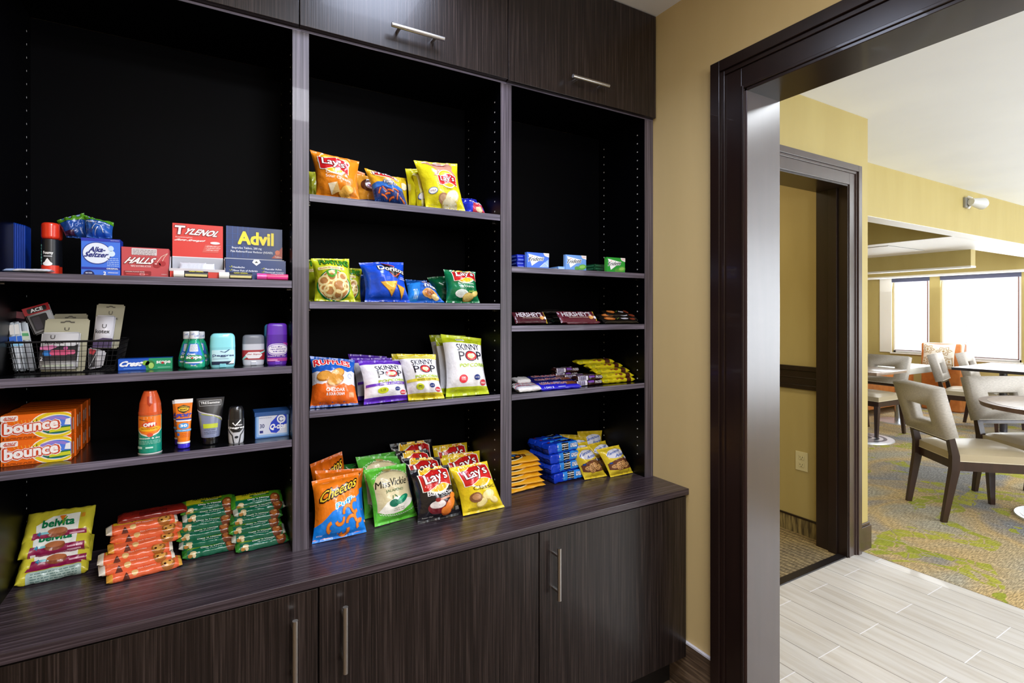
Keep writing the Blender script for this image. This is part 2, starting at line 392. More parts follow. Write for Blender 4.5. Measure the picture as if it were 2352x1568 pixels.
# ================================================================== SETTING
WX, CZ, DS, DC, CT = 1.4655, 2.4536, 1.45, 1.2775, .7185
struct('floor_market', -1.6, WX, -2.4, 1.76, -.03, 0, vinyl)
struct('ceiling_market', -1.6, WX+.14, -2.4, 1.76, CZ, CZ+.03, ceil_m)
struct('wall_back', -1.6, WX, 1.722, 1.80, 0, CZ, wall_m)
struct('wall_left', -1.66, -1.6, -2.4, 1.80, 0, CZ, wall_m)
struct('wall_front', -1.66, WX, -2.46, -2.4, 0, CZ, wall_m)
OY0, OY1, HZ = -.75, 1.0506, 2.0372
def wall_open(name, axis, a0, a1, t0, t1, o0, o1, oz, m):
    b = MB()
    for lo, hi, z0, z1 in ((a0, o0, 0, CZ), (o1, a1, 0, CZ), (o0, o1, oz, CZ)):
        if axis == 'y': b.box(t0, t1, lo, hi, z0, z1, m)
        else: b.box(lo, hi, t0, t1, z0, z1, m)
    o = b.build(name); o['kind'] = 'structure'; return o
wall_open('wall_right', 'y', -2.4, 1.80, WX, WX+.145, OY0, OY1, HZ, wall_m)
wall_open('wall_hall', 'x', WX+.145, 3.2577, 1.56, 1.705, 2.12, 3.0334, 2.04, wall_y)
# trims of the two doorways: backband, flat, bead and jamb lining
def casing(name, b, o0, o1, oz, w_, face, sgn, axis, m, depth, left=True):
    """face = wall plane, sgn = side the casing stands proud on"""
    prof_ = ((0, .30, .026), (.30, .42, .018), (.42, .92, .012), (.92, 1.0, .017))
    def bx(c0, c1, z0, z1, d):
        lo, hi = sorted((face, face+sgn*d))
        if axis == 'y': b.box(lo, hi, c0, c1, z0, z1, m, .0015)
        else: b.box(c0, c1, lo, hi, z0, z1, m, .0015)
    for f0, f1, d in prof_:
        a0, a1 = w_*(1-f0), w_*(1-f1)
        bx(o1+a1, o1+a0, 0, oz+a0, d)
        if left: bx(o0-a0, o0-a1, 0, oz+a0, d)
        bx(o0-(a1 if left else 0), o1+a1, oz+a1, oz+a0, d)
b = MB(); casing('c', b, OY0, OY1, HZ, .1175, WX, -1, 'y', trim_m, .145)
casing('c', b, OY0, OY1, HZ, .10, WX+.145, 1, 'y', trim_m, .145)
b.build('trim_1')['kind'] = 'structure'
b = MB(); x0, x1 = WX-.012, WX+.157
b.box(x0, x1, OY1-.010, OY1+.002, 0, HZ, trim_r, .0015); b.box(x0, x1, OY0-.002, OY0+.010, 0, HZ, trim_r, .0015)
b.box(x0, x1, OY0, OY1, HZ-.010, HZ+.002, trim_m, .0015); b.build('trim_2')['kind'] = 'structure'
b = MB(); casing('c', b, 2.12, 3.0334, 2.04, .112, 1.56, -1, 'x', trim_r, .145); b.build('trim_3')['kind'] = 'structure'
b = MB(); b.box(3.0234, 3.036, 1.548, 1.72, 0, 2.04, trim_m, .0015); b.box(2.118, 2.13, 1.548, 1.72, 0, 2.04, trim_m, .0015)
b.box(2.13, 3.0234, 1.548, 1.72, 2.03, 2.042, trim_m, .0015); b.box(3.010, 3.0234, 1.60, 1.645, 0, 2.03, trim_m, .001); b.build('trim_4')['kind'] = 'structure'
# baseboards
b = MB(); b.box(WX-.008, WX, 1.168, 1.72, 0, .171, vinyl_s); b.build('baseboard_right')['kind'] = 'structure'
b = MB(); b.box(WX-.010, WX, 1.168, 1.72, .171, .179, mat('cfcfdc', .35), .001); b.build('trim_5')['kind'] = 'structure'
b = MB()
b.box(3.1457, 3.2577+.014, 1.546, 1.56, 0, .135, trim_r, .002); b.box(3.1457, 3.2577+.008, 1.552, 1.56, .135, .152, trim_r, .003)
b.box(3.2577, 3.2577+.014, 1.56, 6.0, 0, .135, trim_r, .002); b.build('baseboard_hall')['kind'] = 'structure'
# hall and dining floors
def tile_material():
    m = bpy.data.materials.new('wood_look_tile'); m.use_nodes = True; nt = m.node_tree; b = nt.nodes['Principled BSDF']; L = nt.links.new
    t = nt.nodes.new('ShaderNodeTexCoord'); sp = nt.nodes.new('ShaderNodeSeparateXYZ'); L(t.outputs['Object'], sp.inputs[0])
    def mth(op, a, b_=None, c=None):
        n = nt.nodes.new('ShaderNodeMath'); n.operation = op
        for i, x in enumerate((a, b_, c)):
            if x is None: continue
            if isinstance(x, (int, float)): n.inputs[i].default_value = x
            else: L(x, n.inputs[i])
        return n.outputs[0]
    row = mth('DIVIDE', mth('SUBTRACT', sp.outputs['X'], 3.107-30*.1517), .1517)
    ri = mth('FLOOR', row); rf = mth('SUBTRACT', row, ri)
    par = mth('MULTIPLY', mth('MODULO', ri, 2), .5)
    col = mth('ADD', mth('DIVIDE', mth('SUBTRACT', sp.outputs['Y'], .8575-20*.5945), .5945), mth('ADD', par, 0.0))
    ci = mth('FLOOR', col); cf = mth('SUBTRACT', col, ci)
    dr = mth('MULTIPLY', mth('MINIMUM', rf, mth('SUBTRACT', 1, rf)), .1517); dc = mth('MULTIPLY', mth('MINIMUM', cf, mth('SUBTRACT', 1, cf)), .5945)
    gr = mth('LESS_THAN', dr, .0011); gc = mth('LESS_THAN', dc, .0018)
    cb = nt.nodes.new('ShaderNodeCombineXYZ'); L(ri, cb.inputs[0]); L(ci, cb.inputs[1])
    wn = nt.nodes.new('ShaderNodeTexWhiteNoise'); L(cb.outputs[0], wn.inputs['Vector'])
    ad = nt.nodes.new('ShaderNodeVectorMath'); ad.operation = 'MULTIPLY_ADD'; L(t.outputs['Object'], ad.inputs[0]); ad.inputs[1].default_value = (14, 1.1, 1); L(wn.outputs['Color'], ad.inputs[2])
    ns = nt.nodes.new('ShaderNodeTexNoise'); ns.inputs['Scale'].default_value = 2.2; ns.inputs['Detail'].default_value = 5; ns.inputs['Distortion'].default_value = .6; L(ad.outputs[0], ns.inputs['Vector'])
    r = nt.nodes.new('ShaderNodeValToRGB'); e = r.color_ramp.elements; e[0].position = .3; e[0].color = lin('bfb8b0'); e[1].position = .62; e[1].color = lin('d0cdca')
    L(ns.outputs['Fac'], r.inputs['Fac'])
    hs = nt.nodes.new('ShaderNodeHueSaturation'); L(r.outputs['Color'], hs.inputs['Color']); L(mth('ADD', mth('MULTIPLY', wn.outputs['Value'], .12), .93), hs.inputs['Value'])
    def mix(f, a, c):
        n = nt.nodes.new('ShaderNodeMix'); n.data_type = 'RGBA'; L(f, n.inputs['Factor']); L(a, n.inputs['A']); n.inputs['B'].default_value = c; return n.outputs['Result']
    c1 = mix(gr, hs.outputs['Color'], lin('4b4642')); c2 = mix(gc, c1, lin('e9e9f0')); L(c2, b.inputs['Base Color'])
    b.inputs['Roughness'].default_value = .38; b.inputs['Coat Weight'].default_value = .15; return m
struct('floor_hall', WX, 3.182, -1.8, 1.557, -.03, 0, tile_material())
def carpet_material(name, c0, c1, c2, flowers=True, chevron=False):
    m = bpy.data.materials.new(name); m.use_nodes = True; nt = m.node_tree; b = nt.nodes['Principled BSDF']; L = nt.links.new
    t = nt.nodes.new('ShaderNodeTexCoord')
    def nz(scale, sc_, det=4, dist=0, rot=0):
        mp = nt.nodes.new('ShaderNodeMapping'); mp.inputs['Scale'].default_value = scale; mp.inputs['Rotation'].default_value = (0, 0, rot)
        n = nt.nodes.new('ShaderNodeTexNoise'); n.inputs['Scale'].default_value = sc_; n.inputs['Detail'].default_value = det; n.inputs['Distortion'].default_value = dist
        L(t.outputs['Object'], mp.inputs['Vector']); L(mp.outputs[0], n.inputs['Vector']); return n
    def ramp(n, st, out='Fac'):
        r = nt.nodes.new('ShaderNodeValToRGB'); e = r.color_ramp.elements
        while len(e) < len(st): e.new(.5)
        for q, (p, c) in zip(e, st): q.position = p; q.color = lin(c) if isinstance(c, str) else (c, c, c, 1)
        L(n.outputs[out] if hasattr(n, 'outputs') else n, r.inputs['Fac']); return r.outputs['Color']
    def mix(f, a, c, mode='MIX'):
        n = nt.nodes.new('ShaderNodeMix'); n.data_type = 'RGBA'; n.blend_type = mode
        for s_, x in (('Factor', f), ('A', a), ('B', c)):
            if isinstance(x, (tuple, float, int)): n.inputs[s_].default_value = x
            else: L(x, n.inputs[s_])
        return n.outputs['Result']
    big = ramp(nz((1, 1, 1), 1.3, 3, .8), [(.35, c0), (.5, c1), (.63, c2)])
    fib = nz((1, 7, 1), 30, 4, 0, .9); col = mix(.75, big, ramp(fib, [(.34, .35), (.5, .85), (.66, 1.5)]), 'MULTIPLY')
    if flowers:
        bl = nz((1, 1.0, 1), 1.9, 2, 1.6); mk = ramp(bl, [(.60, 0.0), (.615, 1.0)])
        vn = nt.nodes.new('ShaderNodeTexVoronoi'); vn.feature = 'DISTANCE_TO_EDGE'; vn.inputs['Scale'].default_value = 11; L(t.outputs['Object'], vn.inputs['Vector'])
        ln = ramp(vn, [(.02, 0.0), (.06, 1.0)], 'Distance')
        gn = mix(.6, ramp(nz((1, 1, 1), 3, 2), [(.35, '939a38'), (.65, 'b0ac48')]), ramp(fib, [(.33, .5), (.6, 1.25)]), 'MULTIPLY')
        mk2 = mix(1.0, mk, ln, 'MULTIPLY'); col = mix(mk2, col, gn)
    if chevron:
        w1 = nt.nodes.new('ShaderNodeTexWave'); w1.inputs['Scale'].default_value = 9; w1.inputs['Distortion'].default_value = 4; w1.inputs['Detail'].default_value = 2; L(t.outputs['Object'], w1.inputs['Vector'])
        col = mix(.6, col, ramp(w1, [(.3, .55), (.7, 1.3)]), 'MULTIPLY')
    L(col, b.inputs['Base Color']); b.inputs['Roughness'].default_value = .95; b.inputs['Specular IOR Level'].default_value = .1
    bp = nt.nodes.new('ShaderNodeBump'); bp.inputs['Strength'].default_value = .6; bp.inputs['Distance'].default_value = .004; L(fib.outputs['Fac'], bp.inputs['Height']); L(bp.outputs['Normal'], b.inputs['Normal'])
    return m
struct('floor_dining', 3.182, 9.3, -1.8, 6.0, -.03, .002, carpet_material('dining_carpet', 'aca592', 'c2a878', '908f8e'))
struct('floor_room', WX+.145, 3.11, 1.60, 3.6, -.03, .002, carpet_material('room_carpet', '8a7650', '9a8760', '7d7058', False, True))
b = MB(); b.box(2.118, 3.036, 1.555, 1.60, -.01, .006, mat('1d1a1c', .35), .002); b.build('trim_6')['kind'] = 'structure'
# room beyond the hall door
b = MB(); b.box(3.11, 3.2577, 1.705, 6.0, 0, CZ, wall_y); b.box(1.4, 3.11, 3.6, 3.7, 0, CZ, wall_y); b.box(WX, WX+.145, 1.80, 3.7, 0, CZ, wall_y)
b.build('wall_room')['kind'] = 'structure'
b = MB(); b.box(3.102, 3.11, 1.705, 3.6, 0, .096, noise_mat('carpet_base', [(.35, '4a3d20'), (.65, '978552')], (1, 1, .15), 60, 3, .9)); b.box(3.099, 3.11, 1.705, 3.6, .096, .106, trim_m, .001)
b.build('baseboard_room')['kind'] = 'structure'
b = MB()
for z0, z1, d in ((.879, .905, .016), (.905, .99, .010), (.99, 1.019, .018), (.945, .950, .013)): b.box(3.11-d, 3.11, 1.705, 3.6, z0, z1, trim_m, .002)
b.build('trim_7')['kind'] = 'structure'
# outlet
om = plastic('d9cf9e'); t = thing('wall_outlet', (3.11, 1.854, .443), 'cream double wall outlet low on the yellow wall past the hall doorway', 'outlet')
b = MB(); b.box(-.006, 0, -.0375, .0375, -.0575, .0575, om, .002); b.build('cover_plate', t)
for dz in (.022, -.022):
    b = MB(); b.box(-.0085, -.004, -.017, .017, dz-.014, dz+.014, om, .004)
    for dy in (-.007, .007): b.box(-.0090, -.0080, dy-.0012, dy+.0012, dz-.001, dz+.008, mat('2a2620'))
    b.tube((-.0090, 0, dz-.007), (-.0080, 0, dz-.007), .0025, mat('2a2620')); b.build('socket', t)
# ceilings and bulkheads of hall and dining
struct('ceiling_hall', WX+.145, 9.3, -1.8, 6.0, 2.445, 2.475, ceil_m)
def fascia(name, x0, x1, y0, y1, z0, z1, lip=.012):
    b = MB(); b.box(x0, x1, y0, y1, z0+lip, z1, wall_y); b.box(x0-.004, x1+.004, y0-.004, y1+.004, z0, z0+lip, white_m, .002); o = b.build(name); o['kind'] = 'structure'; return o
fascia('trim_8', 3.2577, 9.2, 2.005, 2.125, 2.05, 2.445, .004)
b = MB(); b.box(5.94, 7.3, 2.45, 6.0, 2.05, 2.06, white_m); b.build('ceiling_lowered')['kind'] = 'structure'
fascia('trim_9', 5.92, 5.98, 2.125, 6.0, 2.046, 2.445, .004)
fascia('trim_10', 7.3, 7.42, 2.45, 6.0, 1.852, 2.445, .020)
fascia('trim_11', 8.95, 9.2, -1.72, 6.0, 1.885, 2.445, .022)
fascia('trim_12', 5.94, 8.95, 2.125, 2.45, 2.05, 2.445, .004)
b = MB(); b.box(6.15, 6.95, 2.75, 3.35, 2.044, 2.050, white_m, .001)
for q in ((6.15, 6.95, 2.745, 2.752), (6.15, 6.95, 3.348, 3.355), (6.143, 6.15, 2.745, 3.355), (6.95, 6.957, 2.745, 3.355)): b.box(*q, 2.047, 2.0505, mat('4b4a4a'))
o = b.build('ceiling_access_panel', None, (6.55, 3.05, 2.044), (6.55, 3.05, 2.044)); tag(o, 'white rectangular access panel in the lowered dining ceiling', 'ceiling panel')
# window wall
wins = [(3.57, 4.06, .745, 1.872), (2.562, 3.44, .70, 1.872), (-1.2, .8, .70, 1.872), (1.1, 2.2, .70, 1.872)]  # last two are out of view, added to bring in more daylight
b = MB(); ys = sorted(wins); y = -1.8
for y0, y1, z0, z1 in ys:
    b.box(9.2, 9.32, y, y0, 0, 2.445, wall_y); b.box(9.2, 9.32, y0, y1, 0, z0, wall_y); b.box(9.2, 9.32, y0, y1, z1, 2.445, wall_y); y = y1
b.box(9.2, 9.32, y, 6.0, 0, 2.445, wall_y); b.build('wall_window')['kind'] = 'structure'
b = MB(); b.box(9.185, 9.2, 4.06, 4.225, .745, 1.885, mat('f2efe8', .5)); b.build('trim_13')['kind'] = 'structure'
glass = mat('f4f8ff', .05, trans=1, alpha=.25)
shade = mat('fbfbff', .6, emit=1.0)  # roller shade cloth glows, standing in for daylight through it
for i, (y0, y1, z0, z1) in enumerate(wins):
    r = thing('window_%d' % (i+1), (9.2, (y0+y1)/2, z0)); r['kind'] = 'structure'; cy = (y0+y1)/2; b = MB()
    for q in ((y0, y0+.03, z0, z1), (y1-.03, y1, z0, z1), (y0, y1, z0, z0+.03), (y0, y1, z1-.03, z1)): b.box(.05, .09, q[0]-cy, q[1]-cy, q[2]-z0, q[3]-z0, white_m, .002)
    b.box(-.02, .05, y0-cy-.02, y1-cy+.02, -.02, 0, white_m, .002); b.build('window_frame', r)
    b = MB(); b.box(.068, .072, y0-cy, y1-cy, 0, z1-z0, glass); b.build('pane', r)
    b = MB(); b.box(.035, .038, y0-cy+.035, y1-cy-.03, .03, z1-z0-.04, shade); b.build('roller_shade', r)
    b = MB(); b.box(-.012, .035, y0-cy, y1-cy, z1-z0-.045, z1-z0+.01, mat('4a4d66', .5), .003); b.build('valance', r)
    b = MB(); nz = 5
    for k in range(1, nz): b.box(.031, .034, y0-cy+.03, y1-cy-.03, (z1-z0)*k/nz-.0015, (z1-z0)*k/nz+.0015, mat('c9c9cd'))
    n = max(1, int((y1-y0)/.23))
    for k in range(1, n): b.box(.031, .034, y0-cy+(y1-y0)*k/n-.0015, y0-cy+(y1-y0)*k/n+.0015, .03, z1-z0-.04, mat('c9c9cd'))
    b.box(.028, .036, y0-cy+.03, y0-cy+.042, .03, z1-z0-.04, mat('8a5f58')); b.box(.028, .036, y0-cy+.03, y1-cy-.03, .03, .042, mat('6f5552')); b.build('muntins', r)
struct('wall_far', 3.2577, 9.3, 6.0, 6.1, 0, 2.475, wall_y)
wall_s = MB()
for q in ((WX+.145, 3.4, 0, 2.445), (8.2, 9.3, 0, 2.445), (3.4, 8.2, 0, .4), (3.4, 8.2, 2.35, 2.445)): wall_s.box(q[0], q[1], -1.82, -1.72, q[2], q[3], wall_y)
wall_s.build('wall_near')['kind'] = 'structure'
r = thing('window_5', (5.8, -1.77, .4)); r['kind'] = 'structure'; b = MB()  # unseen window, placed and sized so the doorway jamb reflects it
for k in range(5): x = -2.4+k*1.2; b.box(x-.03, x+.03, -.03, .03, 0, 1.95, white_m)
b.box(-2.4, 2.4, -.03, .03, 0, .05, white_m); b.box(-2.4, 2.4, -.03, .03, 1.90, 1.95, white_m); b.build('window_frame', r)
b = MB(); b.box(-2.4, 2.4, -.003, .003, .05, 1.90, glass); b.build('pane', r)
# emergency light on the bulkhead
t = thing('emergency_light', (5.86, 2.005, 2.325), 'small white emergency spotlight on the yellow bulkhead', 'emergency light')
b = MB(); b.box(-.05, .03, -.02, 0, -.045, .045, mat('8f8c84'), .004); b.build('backplate', t)
b = MB(); b.tube((-.01, -.02, .05), (-.01, -.05, .03), .012, white_m); b.build('bracket', t); b = MB(); b.tube((-.01, -.02, -.055), (.01, -.03, -.03), .01, white_m); b.build('bracket', t)
b = MB(); b.tube((-.03, -.05, .0), (.09, -.09, -.012), .03, mat('d8d8d6', .3), 20, .052); b.tube((.09, -.09, -.012), (.105, -.095, -.013), .052, mat('eef0f2', .1), 20, .044); b.build('lamp_head', t)

# ================================================================== CABINETRY
def handle(parent, p0, p1, out):
    """bar pull between p0 and p1 (local), standing off along -y"""
    p0 = Vector(p0); p1 = Vector(p1); d = (p1-p0).normalized(); b = MB(); b.tube(p0, p1, .0062, steel, 16)
    for k in (.16, .84): q = p0+(p1-p0)*k; b.tube(q, q+Vector((0, out, 0)), .0048, steel, 12)
    return b.build('handle', parent)
units = [(-.388, .2255, 'leftmost', (.1705, .647, .492)), (.2255, .8400, 'middle', (.2800, .647, .492)), (.8400, 1.4590, 'rightmost', (.8905, .647, .494))]
lab = ['dark wood-grain base cabinet at the left end under the counter', 'dark wood-grain base cabinet in the middle under the counter, below the chips', 'dark wood-grain base cabinet at the right end beside the tan wall']
for i, (x0, x1, nm, (hx, z1, z0)) in enumerate(units):
    t = thing('base_cabinet', ((x0+x1)/2, 1.50, 0), lab[i], 'cabinet', 'base cabinets under the counter'); ox, oy = (x0+x1)/2, 1.50
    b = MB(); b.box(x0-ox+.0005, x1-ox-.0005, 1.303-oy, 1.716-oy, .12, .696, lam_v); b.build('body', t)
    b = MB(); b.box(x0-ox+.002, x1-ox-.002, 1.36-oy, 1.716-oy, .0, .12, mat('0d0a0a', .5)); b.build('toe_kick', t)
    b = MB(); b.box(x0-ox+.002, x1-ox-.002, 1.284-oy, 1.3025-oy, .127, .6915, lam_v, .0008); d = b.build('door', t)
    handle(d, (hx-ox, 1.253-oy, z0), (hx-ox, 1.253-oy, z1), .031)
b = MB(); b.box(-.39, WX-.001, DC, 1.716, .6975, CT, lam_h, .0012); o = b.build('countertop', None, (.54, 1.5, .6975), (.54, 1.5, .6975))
tag(o, 'dark wood-grain countertop running along under the snack shelves', 'countertop')
def panel_material():
    m = bpy.data.materials.new('panel_with_pin_sleeves'); m.use_nodes = True; nt = m.node_tree; b = nt.nodes['Principled BSDF']; L = nt.links.new
    t = nt.nodes.new('ShaderNodeTexCoord'); sp = nt.nodes.new('ShaderNodeSeparateXYZ'); L(t.outputs['Object'], sp.inputs[0])
    def mth(op, a, b_=None):
        n = nt.nodes.new('ShaderNodeMath'); n.operation = op
        for i, x in enumerate((a, b_)):
            if x is None: continue
            if isinstance(x, (int, float)): n.inputs[i].default_value = x
            else: L(x, n.inputs[i])
        return n.outputs[0]
    dz = mth('SUBTRACT', mth('MULTIPLY', mth('FRACT', mth('DIVIDE', mth('ADD', sp.outputs['Z'], .0005), .032)), .032), .016)
    dy = mth('MINIMUM', mth('ABSOLUTE', mth('ADD', sp.outputs['Y'], .095)), mth('ABSOLUTE', mth('SUBTRACT', sp.outputs['Y'], .100)))
    d = mth('SQRT', mth('ADD', mth('MULTIPLY', dz, dz), mth('MULTIPLY', dy, dy)))
    k = mth('MULTIPLY', mth('LESS_THAN', d, .0024), mth('MULTIPLY', mth('GREATER_THAN', sp.outputs['Z'], .07), mth('LESS_THAN', sp.outputs['Z'], 1.30)))
    x = nt.nodes.new('ShaderNodeMix'); x.data_type = 'RGBA'; L(k, x.inputs['Factor']); x.inputs['A'].default_value = lin('020204'); x.inputs['B'].default_value = lin('d8d6d2')
    L(x.outputs['Result'], b.inputs['Base Color']); b.inputs['Roughness'].default_value = .36; b.inputs['Specular IOR Level'].default_value = .15; return m
panel_m = panel_material()
def bay(x0, x1, t0, t1, shelves, label):
    ox = (x0+x1)/2; t = thing('display_shelf_unit', (ox, 1.583, CT), label, 'shelf unit', 'open shelf bays')
    def B(nm, xa, xb, ya, yb, za, zb, m, em=None, parent=t):
        b = MB(); b.box(xa-ox, xb-ox, ya-1.583, yb-1.583, za-CT, zb-CT, m)
        if em: b.box(xa-ox, xb-ox, ya-1.583-.0012, ya-1.583+.0003, za-CT, zb-CT, em)
        return b.build(nm, parent)
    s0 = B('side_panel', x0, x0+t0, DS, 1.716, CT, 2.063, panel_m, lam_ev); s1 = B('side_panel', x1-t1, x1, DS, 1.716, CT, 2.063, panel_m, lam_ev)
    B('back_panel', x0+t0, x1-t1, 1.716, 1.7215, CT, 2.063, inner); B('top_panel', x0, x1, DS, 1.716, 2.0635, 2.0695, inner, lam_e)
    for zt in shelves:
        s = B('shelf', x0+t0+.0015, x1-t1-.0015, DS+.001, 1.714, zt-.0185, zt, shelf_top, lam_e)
        for xx, sg in ((x0+t0, 1), (x1-t1, -1)):
            b = MB(); b.tube((xx-ox, 1.488-1.583, zt-.0215-CT), (xx-ox+.009*sg, 1.488-1.583, zt-.0215-CT), .0025, steel, 8); b.build('shelf_pin', s)
L1, L2, L3, M1, M2, M3, R1, R2, R3 = 1.417, 1.198, 1.0085, 1.645, 1.3640, 1.0780, 1.4840, 1.2940, 1.0735
bay(-.388, .2107, .012, .0202, (L1, L2, L3), 'open dark shelf bay at the left holding medicine and toiletries')
bay(.2110, .8224, .0195, .0197, (M1, M2, M3), 'open dark shelf bay in the middle holding bags of chips and popcorn')
bay(.8227, 1.4635, .0198, .0419, (R1, R2, R3), 'open dark shelf bay at the right holding gum, candy and cookies')
ub = [(-.41, .2037, 'dark wood-grain overhead cabinet at the left above the toiletries', None), (.2045, .8190, 'dark wood-grain overhead cabinet in the middle above the chips, with a blue sheen', ((.436, 2.1216), (.590, 2.1216))), (.8198, 1.4600, 'dark wood-grain overhead cabinet at the right beside the tan wall', ((1.050, 2.1216), (1.2056, 2.1216)))]
for x0, x1, lb, hd in ub:
    ox, oy = (x0+x1)/2, 1.57; t = thing('overhead_cabinet', (ox, oy, 2.07), lb, 'cabinet', 'overhead cabinets')
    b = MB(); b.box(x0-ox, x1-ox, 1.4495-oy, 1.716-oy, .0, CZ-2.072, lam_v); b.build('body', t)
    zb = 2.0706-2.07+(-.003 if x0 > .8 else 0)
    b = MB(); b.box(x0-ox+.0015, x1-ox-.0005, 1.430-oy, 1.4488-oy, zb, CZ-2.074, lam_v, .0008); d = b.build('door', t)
    if hd: handle(d, (hd[0][0]-ox, 1.40-oy, hd[0][1]-2.07), (hd[1][0]-ox, 1.40-oy, hd[1][1]-2.07), .031)

# ================================================================== DINING FURNITURE
fab = noise_mat('chair_fabric', [(.3, 'aaa29b'), (.5, 'b7b0a8'), (.7, 'c4bdb5')], (.15, .15, 1), 420, 3, .85, .2, spec=.2)
leather = mat('b8a98c', .42, 0, .1); leather_s = mat('a89a6e', .42)
def rbox(b, x0, x1, y0, y1, z0, z1, m, bev, seg=4, M=None):
    bm = bmesh.new(); bmesh.ops.create_cube(bm, size=1)
    for q in bm.verts: q.co = Vector(((x0+x1)/2+q.co.x*(x1-x0), (y0+y1)/2+q.co.y*(y1-y0), (z0+z1)/2+q.co.z*(z1-z0)))
    bmesh.ops.bevel(bm, geom=bm.edges[:], offset=bev, segments=seg, profile=.5, affect='EDGES'); b.bm(bm, m, True, M)
def prism(b, secs, m):
    """secs = list of 4-point rings"""
    vs = [p for s_ in secs for p in s_]; fs = [[0, 3, 2, 1], [len(vs)-4+i for i in range(4)]]
    for k in range(len(secs)-1):
        for i in range(4): fs.append([4*k+i, 4*k+(i+1) % 4, 4*k+4+(i+1) % 4, 4*k+4+i])
    b.add(vs, fs, m)
def rect(cx, cy, z, a, c): return [(cx-a, cy-c, z), (cx+a, cy-c, z), (cx+a, cy+c, z), (cx-a, cy+c, z)]
def make_chair():
    t = thing('dining_chair', (0, 0, 0), 'chair', 'chair', 'dining chairs with window backs')
    b = MB(); n = 12                                           # seat cushion, crowned
    def top(u, v):
        x = -.225+u*.47; hw = .205+.03*u; y = (v-.5)*2*hw; e = min(u, 1-u, v, 1-v)
        return Vector((x, y, .452+.020*(1-(2*u-1)**4)*(1-(2*v-1)**4)-.012*max(0, 1-e/.06)**2))
    g = [i/n for i in range(n+1)]; b.grid(lambda u, v: top(v, 1-u), g, g, leather)
    ring = [top(v, u) for u, v in [(i/n, 0) for i in range(n)]+[(1, i/n) for i in range(n)]+[(1-i/n, 1) for i in range(n)]+[(0, 1-i/n) for i in range(n)]]
    k = len(ring); vs = [tuple(p) for p in ring]+[(p.x, p.y, .392) for p in ring]
    b.add(vs, [[i, k+i, k+(i+1) % k, (i+1) % k] for i in range(k)], leather); b.add(vs[k:], [list(range(k))], leather)
    s = b.build('seat', t)
    pm = MB(); pr = [Vector((p.x, p.y, .394)) for p in ring]; pm.path(pr+[pr[0]], .003, mat('d9cdb4', .5), 5); pm.build('piping', s)
    b = MB()
    for y0, y1 in ((-.228, -.200), (.200, .228)): prism(b, [[(-.215, y0*.93, z), (.235, y0, z), (.235, y1, z), (-.215, y1*.93, z)] for z in (.335, .390)], dark_wood)
    b.box(-.222, -.195, -.19, .19, .335, .39, dark_wood); b.box(.21, .235, -.21, .21, .335, .39, dark_wood); b.build('seat_frame', t)
    for sg in (1, -1):
        b = MB(); prism(b, [rect(-.285, sg*.195, 0, .015, .013), rect(-.262, sg*.197, .14, .018, .016), rect(-.228, sg*.2, .34, .024, .019), rect(-.228, sg*.2, .43, .022, .019), rect(-.252, sg*.2, .545, .017, .019)], dark_wood); b.build('leg', t)
        b = MB(); prism(b, [rect(.248, sg*.215, 0, .014, .014), rect(.232, sg*.212, .34, .023, .021)], dark_wood); b.build('leg', t)
    # padded back with a window, leaning rearwards
    ln = math.radians(15); Mx = Matrix.Translation((-.248, 0, .53)) @ Matrix.Rotation(-ln, 4, 'Y'); th, ht, hw = .036, .335, .232
    bm = bmesh.new(); outer = [(-hw+.006, .012), (hw-.006, .012), (hw, ht), (-hw, ht)]; inn = [(-.112, .085), (.112, .085), (.112, .215), (-.112, .215)]
    V = {}
    for sx in (-1, 1):
        for nm_, pts in (('o', outer), ('i', inn)):
            for i, (y, z) in enumerate(pts): V[sx, nm_, i] = bm.verts.new((sx*th, y, z))
    for i in range(4):
        j = (i+1) % 4
        bm.faces.new((V[1, 'o', i], V[1, 'o', j], V[1, 'i', j], V[1, 'i', i])); bm.faces.new((V[-1, 'o', j], V[-1, 'o', i], V[-1, 'i', i], V[-1, 'i', j]))
        bm.faces.new((V[1, 'o', j], V[1, 'o', i], V[-1, 'o', i], V[-1, 'o', j])); bm.faces.new((V[1, 'i', i], V[1, 'i', j], V[-1, 'i', j], V[-1, 'i', i]))
    ed = [e for e in bm.edges if abs(e.calc_face_angle(0)) > 1]
    bmesh.ops.bevel(bm, geom=ed, offset=.018, segments=4, profile=.5, affect='EDGES'); b = MB(); b.bm(bm, fab, True, Mx); bk = b.build('backrest', t)
    b = MB(); c = [Mx @ Vector(p) for p in ((-th, -hw+.01, .012), (-th, hw-.01, .012), (th, hw-.01, .012), (th, -hw+.01, .012))]; b.path(c+[c[0]], .003, mat('cfc8bb'), 5); b.build('piping', bk)
    b = MB(); bm = bmesh.new(); bmesh.ops.create_cube(bm, size=1)
    for q in bm.verts: q.co = Vector((q.co.x*.03, q.co.y*.40, q.co.z*.026))
    b.bm(bm, dark_wood, False, Mx @ Matrix.Translation((0, 0, -.002))); b.build('back_rail', t)
    return t
proto = make_chair()
def ac(a, c): return Vector((c*math.sin(YAW)+a*math.cos(YAW), c*math.cos(YAW)-a*math.sin(YAW), .002))
def put_chair(p, face, label, first=False):
    o = proto if first else copy_thing(proto); o.location = p; o.rotation_euler.z = face; o['label'] = label; return o
def fa(a, c): v = ac(a, c)-ac(0, 0); return math.atan2(v.y, v.x)
put_chair(ac(3.08, 3.50), fa(.985, -.17), 'grey window-backed dining chair nearest the camera, side-on at the round table', True)
put_chair(ac(3.68, 3.66), fa(0.0, -1), 'grey dining chair behind the round table, facing the camera')
put_chair(ac(5.36, 6.12), fa(.66, -.75), 'grey dining chair at the left corner of the long table, turned right')
